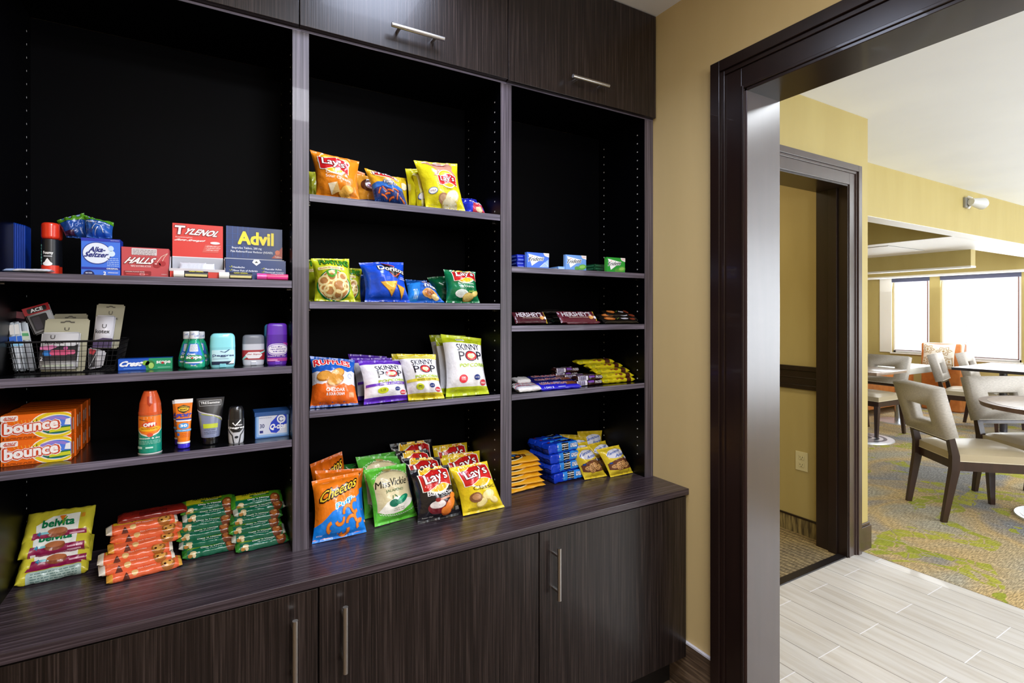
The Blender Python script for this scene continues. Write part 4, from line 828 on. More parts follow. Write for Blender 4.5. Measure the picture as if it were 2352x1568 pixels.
# ================================================================== RIGHT BAY
def depth(p): return p.x*math.sin(YAW)+p.y*math.cos(YAW)
ORD = ['bottom', 'second from the bottom', 'third from the bottom', 'fourth from the bottom', 'fifth from the bottom', 'sixth from the bottom', 'seventh from the bottom']
def gum(uL, uR, z0, vT, Y0, col, lite, label, dep=.0115, leaf=False):
    a = ony(uL, VH, Y0); b_ = ony(uR, VH, Y0); a.z = b_.z = z0; h = ony(uR, vT, Y0).z-z0; m = MB()
    art = [P([(.06, .90), (.72, .72), (.60, .55), (.22, .16)], 'f2f6fa', 2), P([(.10, .86), (.66, .70), (.26, .24)], 'ffffff', 3)]
    art += [P([(.74, 1), (.80, .82), (1, .74), (1, 1)], 'f4f0f0', 3), T('VALUE PACK', .89, .90, .18, .07, 'd03a3a', 5)]
    if leaf: art += [E(.55, .14, .12, .14, '4f9a3a', 3, 14), E(.80, .24, .20, .18, '5aa83c', 4, 16, .2), E(.80, .26, .14, .10, '8cc860', 5, 12, .2)]
    else: art += [P([(.55, .10), (.98, .62), (.98, .10)], lite, 3), K([(.60, .12), (.80, .40), (.96, .18)], .03, 'e8f0fb', 4), K([(.70, .10), (.96, .46)], .025, 'b8ccf4', 4)]
    art += TO('Trident', .40, .60, .70, .26, '15181f', 'f4f8fc', 7, b=.035, ob=.05, sl=.16, sh=.1)+[E(.24, .745, .02, .03, 'd02030', 9, 8)]
    carton(m, a, b_-a, h, dep, col, art, left=[R(0, .0, .25, 1, lite, 2), R(.6, .1, .8, .9, lite, 2)])
    o = (a+b_)/2; return tag(m.build('gum_pack', None, o, o), label, 'gum pack')
gum(1210, 1260.8, R1, 582, 1.475, '3a6fe0', '9cc0f6', 'bright blue gum pack standing upright, leftmost of three on the right bay')
gum(1299, 1346.5, R1, 587.5, 1.472, '6a9ee8', 'a8ccf6', 'light blue gum pack with mint leaves standing upright in the centre', leaf=True)
gum(1393.5, 1435.8, R1, 593, 1.470, '1f9a30', '6ac850', 'green spearmint gum pack standing upright at the right', leaf=True)
def flat_pack(x, y, z, wd, dep, h, col, label, group, yaw=0, lite='7f9af0'):
    m = MB(); d = Vector((wd*math.cos(math.radians(yaw)), wd*math.sin(math.radians(yaw)), 0))
    carton(m, (x, y, z), d, h, dep, col, [R(.06, .35, .5, .6, lite, 2)], left=[R(.1, .3, .9, .6, lite, 2)], top=[T('Trident', .5, .5, .7, .4, 'e8eef8', 3)])
    o = Vector((x, y, z)); return tag(m.build('gum_pack', None, o, o), label, 'gum pack', group)
for k in range(4): flat_pack(.895, 1.500+.003*(k % 2), R1+k*.0118+.0003, .046, .07, .0112, '1d32c4', 'dark blue gum pack, %s in the pile behind the blue one' % ORD[k], 'blue gum packs lying in a pile', -8+3*k)
flat_pack(1.045, 1.478, R1+.0003, .045, .07, .0112, '7fb0f0', 'light blue gum pack lying flat beside the upright light blue pack', None, -6, 'd6e8fb')
for k in range(3): flat_pack(1.262-.012*k+.018*(k == 2), 1.53+.004*k, R1+k*.0118+.0003, .086 if k < 2 else .06, .06, .0112, '0f4428', 'dark green gum pack, %s in the pile left of the green one' % ORD[k], 'green gum packs lying in a pile', 2*k, '3c7a58')
# chocolate bars, second shelf
HER = [T("HERSHEY'S", .47, .66, .78, .40, 'c9c2c8', 6, b=.03, sl=-.0), T('MILK CHOCOLATE WITH ALMONDS', .50, .36, .52, .075, 'd9c8b8', 5, b=.01), E(.82, .34, .05, .17, 'c98a4a', 5, 14), E(.86, .37, .045, .15, 'e0a868', 6, 14), R(.91, .22, .965, .46, 'e0e0ea', 5, .01)]
HER2 = [T("HERSHEY'S", .47, .66, .70, .36, '8a848a', 6, b=.03)]
def ctr(uL, uR, Y, z, yaw=0):
    a = ony(uL, VH, Y); b_ = ony(uR, VH, Y); c = (a+b_)/2; c.z = z; return c, (b_-a).length
def flatbar(label, uL, uR, Y, z, D, H, tilt, col, art, ends=None, yaw=0, n=3.5, name='chocolate_bar', cat='chocolate bar', group=None, seed=1, t0=30, t1=165, crimp=.06, roll=0):
    c, L = ctr(uL, uR, Y, z); return bar(name, label, cat, c, L, D, H, col, art, yaw, tilt, n, t0, t1, crimp, group, seed, ends, roll)
flatbar('maroon chocolate almond bar lying at the left, cut off by the divider', 1181, 1252, 1.485, R2+.0245, .046, .012, 50, '3f1620', HER, ('4a1822', 'd6b83a'), -3, seed=2)
flatbar('front maroon chocolate almond bar tilted towards the room', 1284, 1366, 1.484, R2+.026, .050, .012, 48, '541a28', HER, ('5e2230', 'd6b83a'), -2, seed=3, roll=0)
flatbar('maroon chocolate bar lying flat beneath the tilted one', 1296, 1372, 1.478, R2+.0072, .03, .012, 0, '541a28', [], None, -2, seed=4)
for k, (u0, u1, y, z, cc) in enumerate([(1190, 1260, 1.56, .008, '121010'), (1200, 1275, 1.57, .021, '141111'), (1215, 1290, 1.575, .034, '151212'), (1232, 1300, 1.555, .046, '131010'), (1262, 1322, 1.56, .012, '13221a'), (1266, 1330, 1.565, .026, '151312'), (1268, 1326, 1.57, .040, '161313')]):
    flatbar(['dark wrapped chocolate bar at the bottom of the back pile, left side', 'dark wrapped chocolate bar in the back pile, above the bottom one at left', 'dark wrapped chocolate bar in the back pile, third layer', 'dark wrapped chocolate bar on top of the back pile at the left', 'dark green-tinged chocolate bar low behind the tilted maroon bar', 'dark chocolate bar in the middle layer behind the tilted maroon bar', 'dark chocolate bar topping the pile behind the tilted maroon bar'][k], u0, u1, y, R2+z, .04, .013, 8, cc, [R(.2, .3, .7, .36, '6a6462', 3)]+([E(.75, .5, .05, .2, 'b97a42', 4, 12)] if k in (5, 6) else []), None, (-6, 4, -3, 5, 2, -4, 3)[k], seed=5+k)
for k, (u0, u1, y, z) in enumerate([(1383, 1458, 1.480, .0138), (1378, 1456, 1.500, .026), (1388, 1443, 1.515, .039)]):
    flatbar('black almond chocolate bar with an orange nut, %s of the three at the right' % ['bottom', 'middle', 'top'][k], u0, u1, y, R2+z, .042, .0135, 25, '16120e', [E(.22, .5, .16, .28, 'b5642a', 4, 16), E(.22, .55, .12, .16, 'd98a4a', 5, 14), K([(.42, .4), (.54, .7)], .02, '6f9a2a', 4), E(.66, .5, .11, .16, 'c9c6d0', 4, 14), E(.88, .5, .08, .30, '7a3420', 4, 14), K([(.82, .6), (.94, .4)], .02, 'c9603a', 5)], None, (-2, -4, 2)[k], seed=20+k)
# third shelf
CR = TO('CRUNCH', .40, .66, .62, .24, 'b02a34', 'e4dfe6', 7, b=.05, ob=.05)+[R(.68, .40, .96, .96, '7a4424', 3), T('1 DAY 8', .20, .20, .22, .10, 'dfe6fb', 5, b=.02), R(.42, .18, .60, .22, 'a9b8f6', 4)]
for k, (u0, u1, y, z) in enumerate([(1234, 1325, 1.490, .0098), (1222, 1312, 1.535, .019), (1214, 1300, 1.580, .024)]):
    flatbar('blue crisped-rice chocolate bar, %s' % ['nearest the shelf edge', 'second row back', 'rear row'][k], u0, u1, y, R3+z, .052, .014, 12, '2a24c0' if k == 0 else '1c1a66', CR, None, -1, name='candy_bar', cat='candy bar', seed=30+k, t0=-40, t1=165)
WH = [K([(0, .62), (1, .66)], .05, 'c02a4a', 3), K([(0, .52), (1, .55)], .03, '3a4aa0', 3), T('100 Grand', .4, .7, .5, .2, 'b0203a', 5, b=.03)]
for k, (u0, u1, y, z) in enumerate([(1183, 1236, 1.478, .0122), (1182, 1228, 1.525, .0125), (1181, 1212, 1.560, .028)]):
    flatbar('silver-white wrapped candy bar at the left divider, %s' % ['front', 'middle', 'rear'][k], u0, u1, y, R3+z, .042, .016, 8, 'd9d6d8' if k != 1 else 'c9c4c8', WH if k < 2 else [], None, 2, name='candy_bar', cat='candy bar', seed=36+k, t0=-40, t1=165)
SN = [R(.06, .56, .80, .98, '9c1c24', 2, .04), R(.08, .60, .78, .94, 'e9e6ea', 3, .04), T('SNICKERS', .43, .78, .62, .26, '16204a', 6, b=.06, sh=.1), R(.05, .06, .42, .40, 'd6d2e2', 3, .02)]+[R(.09+.022*i, .10, .10+.022*i+(.004 if i % 3 else .008), .36, '4a3a6a', 4) for i in range(12)]+[R(.46, .20, .68, .38, '6a3a9a', 3, .02), T('PACKED', .84, .24, .24, .16, 'c9c4cc', 4, b=.03)]
sn = [(1316, 1377, 1.508, .0095), (1318, 1378, 1.512, .0265), (1290, 1352, 1.560, .0265), (1280, 1335, 1.565, .0095), (1268, 1322, 1.600, .030), (1270, 1324, 1.600, .048)]
sl_ = ['brown peanut candy bar with a barcode, bottom of the front pair', 'brown peanut candy bar with white logo panel, top of the front pair', 'brown peanut candy bar, upper one just left behind the front pair', 'brown peanut candy bar, lower one just left behind the front pair', 'brown peanut candy bar, lower of the rear pair', 'brown peanut candy bar with white logo panel, topmost at the rear']
for k, (u0, u1, y, z) in enumerate(sn): flatbar(sl_[k], u0, u1, y, R3+z, .034, .0172, 0, '2e1512', SN, None, (-1, 0, -4, 3, 1, -1)[k], 5, name='candy_bar', cat='candy bar', seed=40+k, t0=-45, t1=125)
YB = [E(.60, .35, .06, .12, '7a3a1c', 4, 14), E(.46, .33, .035, .07, '9c5a2a', 4, 12), E(.52, .42, .03, .06, '8a4a22', 4, 12), T('Butterfinger', .34, .74, .44, .18, '2a2a6a', 5, b=.04), R(.06, .16, .16, .42, 'a8a41a', 4), R(.20, .28, .32, .32, '8a8416', 4), R(.74, .02, .87, .98, '4a2418', 3)]
for k, (u0, u1, y, z) in enumerate([(1376, 1451, 1.512, .0102), (1374, 1448, 1.520, .0262), (1362, 1438, 1.545, .0422), (1346, 1424, 1.575, .0580), (1322, 1402, 1.61, .0725)]):
    flatbar('yellow wrapped peanut butter candy bar, %s of the yellow stack' % ['bottom', 'second from the bottom', 'third from the bottom', 'fourth from the bottom', 'top'][k], u0, u1, y, R3+z, .036, .0162, 6, 'cdbf18', YB, None, (0, -1, -2, 2, -5)[k], 3.5, name='candy_bar', cat='candy bar', seed=50+k, t0=-45, t1=150, crimp=.09)
# counter right: peanut packs, cookies, cookie bags
MM = [E(.42, .50, .30, .34, 'f4e6b4', 3, 24), E(.42, .50, .27, .29, '3a2a10', 4, 24)]+[E(.42+dx, .50+dy, .045, .075, c_, 5, 10) for dx, dy, c_ in ((-.17, .02, '2a8ad0'), (-.10, -.12, 'c83228'), (-.04, .10, '3a9a3a'), (.05, -.08, 'e8b020'), (.12, .08, '2a6ac0'), (.18, -.05, 'd8761c'), (.0, .0, '8a4a22'))]+[T('m', .72, .52, .10, .22, '6a3a10', 6, b=.06), E(.84, .52, .06, .13, 'd8b04a', 5, 14)]
for k in range(6):
    c = Vector((.943-.003*(k % 3), 1.590+.006*k, CT+.0125+.0172*k)); bar('candy_pouch', 'yellow peanut candy pouch, %s of the stack beside the divider' % (ORD[k] if k < 5 else 'topmost'), 'candy pouch', c, .185, .10, .018, 'e6a51e', MM, (6, -3, 3, 0, 4, -3)[k], 6, 2.3, -20, 120, .05, 'stacked yellow candy pouches', 60+k)
ORE = [R(.30, .06, .98, .50, '2a8ae8', 3, .03), R(.44, .08, .66, .46, '1a1414', 4), R(.44, .14, .66, .18, 'f2ece4', 5), R(.44, .24, .66, .28, 'f2ece4', 5), R(.44, .34, .66, .38, 'f2ece4', 5)]+TO('OREO', .83, .28, .22, .16, 'f4f6fa', '123a9a', 7, b=.05, ob=.06, g=1.04)+[T('6', .31, .32, .04, .14, 'e9f2fc', 5), T('COOKIES', .31, .19, .10, .04, 'e9f2fc', 5), E(.72, .78, .17, .16, '120e10', 4, 18), T('OREO', .68, .82, .24, .11, 'cfd6e6', 6, b=.05), R(.10, .72, .18, .82, '8a2a3a', 4)]
for r_ in range(4):
    for k in range(4):
        c = Vector((1.133-.004*k+(.012 if k == 0 else 0)-.002*r_, 1.572+.043*r_+.003*(k % 2), CT+.0202+.0355*k)); 
        if c.y > 1.69: continue
        bar('cookie_pack', 'blue sandwich cookie pack, %s layer, %s column back' % (['bottom', 'second', 'third', 'top'][k], ['front', 'second', 'third', 'rear'][r_]), 'cookie pack', c, .140, .042, .034, '1440d0' if k else '1238c6', ORE if (r_ == 0 or k == 3) else [], (-3, 2, 0, -1)[k]+5, 0, 6, -40, 140, .05, 'stacked blue cookie packs', 70+4*r_+k)
AB = dict(name='cookie_bag', cat='cookie bag')
AY = 'd6bb2c'
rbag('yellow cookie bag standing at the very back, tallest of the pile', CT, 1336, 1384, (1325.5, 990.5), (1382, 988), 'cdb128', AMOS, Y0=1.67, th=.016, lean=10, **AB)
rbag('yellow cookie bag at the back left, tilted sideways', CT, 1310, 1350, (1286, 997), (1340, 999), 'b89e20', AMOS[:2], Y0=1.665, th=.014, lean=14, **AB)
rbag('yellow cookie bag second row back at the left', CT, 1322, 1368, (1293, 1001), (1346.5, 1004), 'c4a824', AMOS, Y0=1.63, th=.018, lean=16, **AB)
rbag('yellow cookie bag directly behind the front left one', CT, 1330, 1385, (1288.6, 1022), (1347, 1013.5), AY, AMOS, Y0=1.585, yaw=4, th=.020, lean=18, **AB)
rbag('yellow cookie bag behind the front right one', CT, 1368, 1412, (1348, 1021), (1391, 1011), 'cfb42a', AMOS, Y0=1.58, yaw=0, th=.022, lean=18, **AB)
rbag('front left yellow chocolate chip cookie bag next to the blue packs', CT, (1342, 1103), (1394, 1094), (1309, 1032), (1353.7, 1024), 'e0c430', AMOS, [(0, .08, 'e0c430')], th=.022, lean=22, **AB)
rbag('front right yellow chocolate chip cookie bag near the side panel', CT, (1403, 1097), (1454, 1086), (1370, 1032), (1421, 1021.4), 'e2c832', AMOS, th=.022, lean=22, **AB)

# ================================================================== LEFT BAY, TOP SHELF
def cpx(uL, uR, vT, Y0, z0): a = ony(uL, VH, Y0); b_ = ony(uR, VH, Y0); a.z = b_.z = z0+.0003; return a, b_-a, ony((uL+uR)/2, vT, Y0).z-z0
def box_thing(name, label, cat, uL, uR, vT, Y0, z0, dep, col, front=(), left=(), right=(), top=(), yaw=0):
    a, d, h = cpx(uL, uR, vT, Y0, z0)
    if yaw: d = Matrix.Rotation(math.radians(yaw), 3, 'Z') @ d
    m = MB(); carton(m, a, d, h, dep, col, front, left, right, top); o = a+d/2; return tag(m.build(name, None, o, o), label, cat)
AL = [R(0, .16, 1, .22, '1c2f9c', 2), R(0, .92, 1, 1, '1b2fae', 2), E(.40, .60, .37, .30, '1c2f8c', 3, 30), E(.40, .60, .35, .28, 'dfe8f8', 4, 30), T('Alka-', .42, .70, .40, .13, '16247a', 6, b=.05, sh=.12), T('Seltzer', .40, .56, .58, .13, '16247a', 6, b=.05, sh=.12), E(.76, .74, .075, .075, 'c2dcf8', 5, 18), E(.78, .60, .09, .08, 'd2e6fb', 5, 18), T('ORIGINAL', .80, .19, .30, .04, 'f2f6fc', 6, b=.03)]+lines(.66, .96, .46, 5, .05, 'bcd4f6', 4, .015)+[E(.20, .02, .14, .11, '12205e', 4, 20), T('BAYER', .20, .06, .16, .03, 'f0f4fa', 6, b=.03), T('2', .60, .06, .06, .09, 'f4f6fa', 5, b=.05), T('EFFERVESCENT', .82, .08, .26, .03, 'f4f6fa', 5, b=.02), T('Handy Solutions', .86, .96, .22, .03, 'dfe6fb', 5)]
box_thing('medicine_box', 'square bright blue antacid tablet box with a white oval', 'medicine box', 186, 276, 548, 1.475, L1, .045, '3a72e0', AL, right=[R(0, 0, 1, 1, '1c3cb4', 1)])
HL = [R(.21, .74, .74, .97, 'cfc6c8', 3, .02)]+lines(.24, .72, .90, 4, .05, '6a5a5e', 4, .015)+TO('HALLS', .40, .55, .56, .20, 'f7f2f0', '7a1c24', 7, b=.06, ob=.04, g=1.04, sh=.2)+[T('TRIPLE SOOTHING ACTION', .40, .36, .42, .06, 'f2dcdc', 5, b=.02), R(.05, .04, .62, .20, '8e1a22', 3, .03), T('COOLING FLAVOR METER', .28, .165, .40, .035, 'f2dcdc', 5, b=.02), R(.10, .07, .56, .10, 'd8484e', 4), R(.38, .055, .48, .115, 'f0c4c4', 5), R(.39, .065, .47, .105, 'c2343a', 6), E(.74, .42, .085, .10, '9a1420', 5, 18), E(.86, .48, .075, .09, 'a81a26', 5, 18), K([(.74, .50), (.84, .72), (.98, .84)], .015, 'e8c8b8', 6), K([(.86, .56), (.90, .70), (.98, .84)], .012, 'e8c8b8', 6), E(.72, .46, .03, .025, 'f2b8b8', 7, 10), T('CHERRY', .90, .10, .12, .03, 'f2dcdc', 5)]
box_thing('cough_drop_box', 'red cherry cough drop box', 'cough drop box', 278.5, 388, 569, 1.478, L1, .05, 'c2464c', HL, yaw=0, right=[R(0, 0, 1, 1, '9c2c34', 1)])
# dispenser boxes with an upright header card
def dispenser(label, uL, uR, vT, vH, Y0, dep, tray_h, col, hart, fart, inner_c, nm):
    a = ony(uL, VH, Y0+dep); b_ = ony(uR, VH, Y0+dep); fa_ = ony(uL, VH, Y0); o = Vector(((a.x+b_.x)/2, Y0+dep/2, L1)); t = thing('medicine_dispenser_box', o, label, 'medicine box')
    w_ = b_.x-a.x; zt = ony((uL+uR)/2, vT, Y0+dep).z-L1; m = MB(); A = Vector((-w_/2, dep/2-.004, .001))
    carton(m, A, Vector((w_, 0, 0)), zt, .004, col, hart, bev=.0003); m.build('header_card', t)
    m = MB(); T_ = .0012; wx = w_/2+.0035
    for q, c_ in (((-wx, wx, -dep/2, -dep/2+T_, .0004, tray_h), col), ((-wx, -wx+T_, -dep/2, dep/2-.004, .0004, tray_h*1.0), inner_c), ((wx-T_, wx, -dep/2, dep/2-.004, .0004, tray_h*1.0), inner_c), ((-wx, wx, -dep/2, dep/2-.004, .0004, .0016), inner_c)): m.box(*q, card(c_))
    m.box(-wx+.0015, wx-.0015, -dep/2+T_, -dep/2+T_+.0006, .002, tray_h, card('c9ccd4'))
    if nm == 0:
        for sx in (-1, 1):
            x_ = sx*wx; q = [(x_, -dep/2, .001), (x_, dep/2-.004, .001), (x_, dep/2-.004, zt*.40), (x_, -dep/2, tray_h)]; q2 = [(a_-sx*T_, b2, c_) for a_, b2, c_ in q]
            m.add(q+q2, [[0, 1, 2, 3], [7, 6, 5, 4], [0, 3, 7, 4], [3, 2, 6, 7], [1, 5, 6, 2], [0, 4, 5, 1]], card('d4d5da'))
    else: m.box(-wx, wx, dep/2-.012, dep/2-.006, tray_h, tray_h+.006, card('b9bcc4'))
    m.art(face_surf((-wx, -dep/2, .0004), (2*wx, 0, 0), (0, 0, tray_h)), fart, card, 9); m.build('tray', t); return t
TY = TO('T', .14, .80, .18, .24, 'f8f6f4', '8a1418', 7, b=.06, ob=.02, g=1.02, sh=.12)+TO('YLENOL', .58, .76, .66, .17, 'f8f6f4', '8a1418', 7, b=.06, ob=.02, g=1.02, sh=.15, sl=-.05)+[T('Acetaminophen', .22, .585, .33, .05, 'f6dcd8', 5, b=.01), T('Extra Strength', .34, .50, .56, .07, 'fdf4f0', 6, b=.04, sh=.2), E(.84, .46, .10, .04, 'f2eae8', 6, 18), P([(.58, .16), (.64, .40), (.96, .40), (.90, .16)], 'd8564a', 3), T('50 Pouches of', .80, .355, .26, .035, 'fbeeea', 5, b=.02, sh=.2), T('2 Caplets each', .80, .295, .28, .035, 'fbeeea', 5, b=.02, sh=.2), T('500 mg each', .78, .235, .24, .035, 'fbeeea', 5, b=.02, sh=.2)]
TY = vfit(TY, .40, .60)+[R(0, 0, 1, .40, 'b4b7c0', 2), K([(0, .395), (1, .395)], .015, 'e6e4e8', 3)]
t = dispenser('red pain reliever dispenser box with white packets in its open tray', 396, 512, 517, 0, 1.470, .060, .022, 'd8342c', TY, [R(0, .7, 1, 1, 'c9c4c8', 3)], 'd2d4da', 0)
for (x, y, rz, c_, lb) in ((.010, .004, 10, 'e2e4ea', 'white pill packet lying in the red dispenser tray, underneath'), (-.012, -.006, -8, 'd4d8e0', 'white pill packet lying on top in the red dispenser tray')):
    bar('pill_packet', lb, 'packet', Vector(t.location)+Vector((x, y, .0215)), .055, .044, .004, c_, [R(.2, .5, .7, .6, '8a8e98', 2)], rz, 55, 2.5, seed=9)
AD = [K([(.02+.09*i, 0), (.02+.09*i, 1)], .006, '2a5cac', 2) for i in range(5)]+[K([(0, .15+.2*i), (.5, .15+.2*i)], .008, '2a5cac', 2) for i in range(4)]
AD += TO('Advil', .52, .63, .62, .40, 'f2e021', '0f2a62', 7, b=.07, ob=.02, g=1.03)+[T('Ibuprofen Tablets, 200 mg', .36, .29, .52, .09, 'eef2fa', 5, b=.01), T('Pain Reliever/Fever Reducer (NSAID)', .45, .17, .74, .09, 'eef2fa', 5, b=.01), P([(.80, 0), (1, .40), (1, 0)], 'b0442a', 3), E(.91, .20, .045, .08, 'd86a34', 5, 16), T('Tablets', .92, .05, .12, .05, 'f4e4dc', 6, b=.02)]
AF = [P([(.46, 1.0), (.54, 1.0), (.57, .86), (.50, .70), (.43, .86)], 'e6e8ee', 3), P([(.47, .84), (.53, .84), (.50, .93)], '2a2a20', 4)]
for x, y, s_, wd in ((.12, .60, 'Headache', .19), (.12, .44, 'Minor Pain of Arthritis', .40), (.12, .27, 'Toothache', .20), (.64, .56, 'Muscular Aches', .28), (.64, .40, 'Menstrual Cramps', .32), (.64, .23, 'Fever', .10)): AF += [T(s_, x+wd/2, y, wd, .085, 'e2e6f2', 5, b=.02), K([(x-.05, y+.02), (x-.035, y-.03), (x-.012, y+.06)], .012, 'dcdc28', 5)]
dispenser('navy and blue pain reliever dispenser box with yellow lettering', 519, 648, 524, 0, 1.480, .055, .052, '17356e', vfit(AD, .44, .56), AF, 'c9ced6', 1)
def balm(uL, uR, label, c1, c2, band, word, Y=1.462):
    c, L = ctr(uL, uR, Y, L1+.0092); t = thing('lip_balm', (c.x, c.y, L1), label, 'lip balm'); m = MB(); m.tube((-L*.20, 0, .0085), (L*.5, 0, .0085), .0082, card(band), 24); 
    S = lambda u, v, off=0: Vector((-L*.20+.70*L*u, -(.0082+off)*math.cos((v-.35)*2.2), .0085+(.0082+off)*math.sin((v-.35)*2.2)))
    m.art(S, [T(word, .5, .78, .6, .26, 'e6dc4a' if c2 == 'y' else 'f6d6e6', 3, b=.03), R(.04, .05, .96, .35, 'e8dc9a' if c2 == 'y' else 'e2368a', 1)], card); m.build('tube', t)
    m = MB(); m.tube((-L*.5, 0, .0085), (-L*.20, 0, .0085), .0084, plastic(c1), 24); m.build('cap', t); return t
balm(399, 478, 'leftmost black-labelled lip balm lying before the red box', 'f1efec', 'y', '2a2a2e', 'CLASSIC ORIGINAL')
balm(503, 579, 'middle black-labelled lip balm lying before the navy box', 'f1efec', 'y', '24242a', 'CLASSIC ORIGINAL')
balm(590, 661, 'rightmost pink lip balm lying at the right end of the shelf', 'd84a9c', 'p', 'c02a62', 'ChapStick')
# shaving foam cans
def rad(uL, uR, Y):
    p = ony((uL+uR)/2, VH, Y); c = depth(p); s_ = ((uL+uR)/2-CXP)/FOC; return p.x, (uR-uL)/2*c/FOC/math.sqrt(1+s_*s_)
def can(label, uL, uR, Y, vT):
    x, r = rad(uL, uR, Y); h = ony((uL+uR)/2, vT, Y).z-L1; t = thing('shaving_foam_can', (x, Y, L1), label, 'spray can'); hc = h*.68
    m = MB(); lathe(m, (0, 0, .0003), rnd(0, hc, r, r, .002), card('14161e'), yaw=-8); S, _ = prof_surf((0, 0, 0), [(0, r, r), (hc, r, r)], 2, -8)
    m.art(S, [R(0, 0, 1, .26, 'd8341c', 1), T('Foamy', .52, .60, .34, .10, 'f2f2f4', 4, b=.04), R(.36, .50, .66, .525, 'c9ccd4', 3), E(.50, .30, .17, .06, 'f2f2f4', 4, 16), P([(.38, .31), (.44, .40), (.50, .46), (.56, .40), (.64, .31)], 'f2f2f4', 4), T('Gillette', .14, .42, .06, .02, '6ac8c0', 4)]+[T(ch, .25, .30+.085*i, .055, .06, '8ad8d0', 5, b=.03) for i, ch in enumerate('etteliG'[::-1])], card); m.build('can', t)
    m = MB(); lathe(m, (0, 0, hc), rnd(0, h-hc, r*1.03, r*1.03, .006), plastic('d6321a')); m.build('cap', t); return t
can('front shaving foam can with a red cap on the top left shelf', 95, 137, 1.503, 512)
can('shaving foam can with a red cap directly behind the front one', 102, 144, 1.56, 514)
# translucent blue pack and sachets
a = ony(33, VH, 1.60); b_ = ony(63, VH, 1.60); m = MB()
for k in range(6): x0 = a.x+(b_.x-a.x)*k/6; m.box(x0, x0+(b_.x-a.x)/6*.9, 1.585, 1.63, L1+.001, ony(45, 513+k, 1.60).z, mat('0f3fa8', .15, 0, .4), .003)
m.box(a.x, b_.x, 1.59, 1.625, L1+.001, L1+.02, mat('0f3fa8', .15, 0, .4), .002); o = Vector(((a.x+b_.x)/2, 1.6, L1)); tag(m.build('razor_pack', None, o, o), 'glossy blue ribbed plastic pack standing at the left end of the top shelf', 'toiletry pack')
bar('sachet', 'pale blue sachet lying flat at the far left of the top shelf', 'sachet', Vector((-.333, 1.50, L1+.006)), .07, .06, .008, '9fb4dc', [], 4, 0, 2.4, seed=4)
bar('sachet', 'white sachet slanting over the pale blue one at the far left', 'sachet', Vector((-.318, 1.476, L1+.0065)), .060, .030, .007, 'd9dae6', [], -12, 0, 2.4, seed=7, roll=0)
az = L1+.0835
rbag('green-topped blue blister pouch at left on top of the antacid box', az-.0, 153, 200, (131, 507), (193, 488), '1f4c9c', [P([(0, .78), (0, 1), (1, 1), (1, .72)], '4f8a1c', 2), R(.1, .08, .5, .3, '3a1c3a', 3), E(.5, .88, .06, .05, '1c3a14', 4, 10)], Y0=1.53, yaw=0, th=.012, lean=12, name='pouch', cat='pouch', dz=.001)
rbag('green-topped clear-fronted pouch at right on top of the antacid box', az, 199, 258, (192, 494), (262, 512), '2456a8', [P([(0, .76), (0, 1), (1, 1), (1, .76)], '4a8a1a', 2), T('Healthy Accents', .5, .66, .8, .10, 'd9e6f8', 5, b=.02), K([(.3, .3), (.42, .55), (.6, .5), (.7, .2)], .03, 'cfd6e0', 4), K([(.35, .1), (.5, .4)], .02, 'e6eaf0', 4), E(.5, .88, .06, .05, '1c3a14', 4, 10)], Y0=1.50, yaw=0, th=.016, lean=14, name='pouch', cat='pouch', dz=.001)

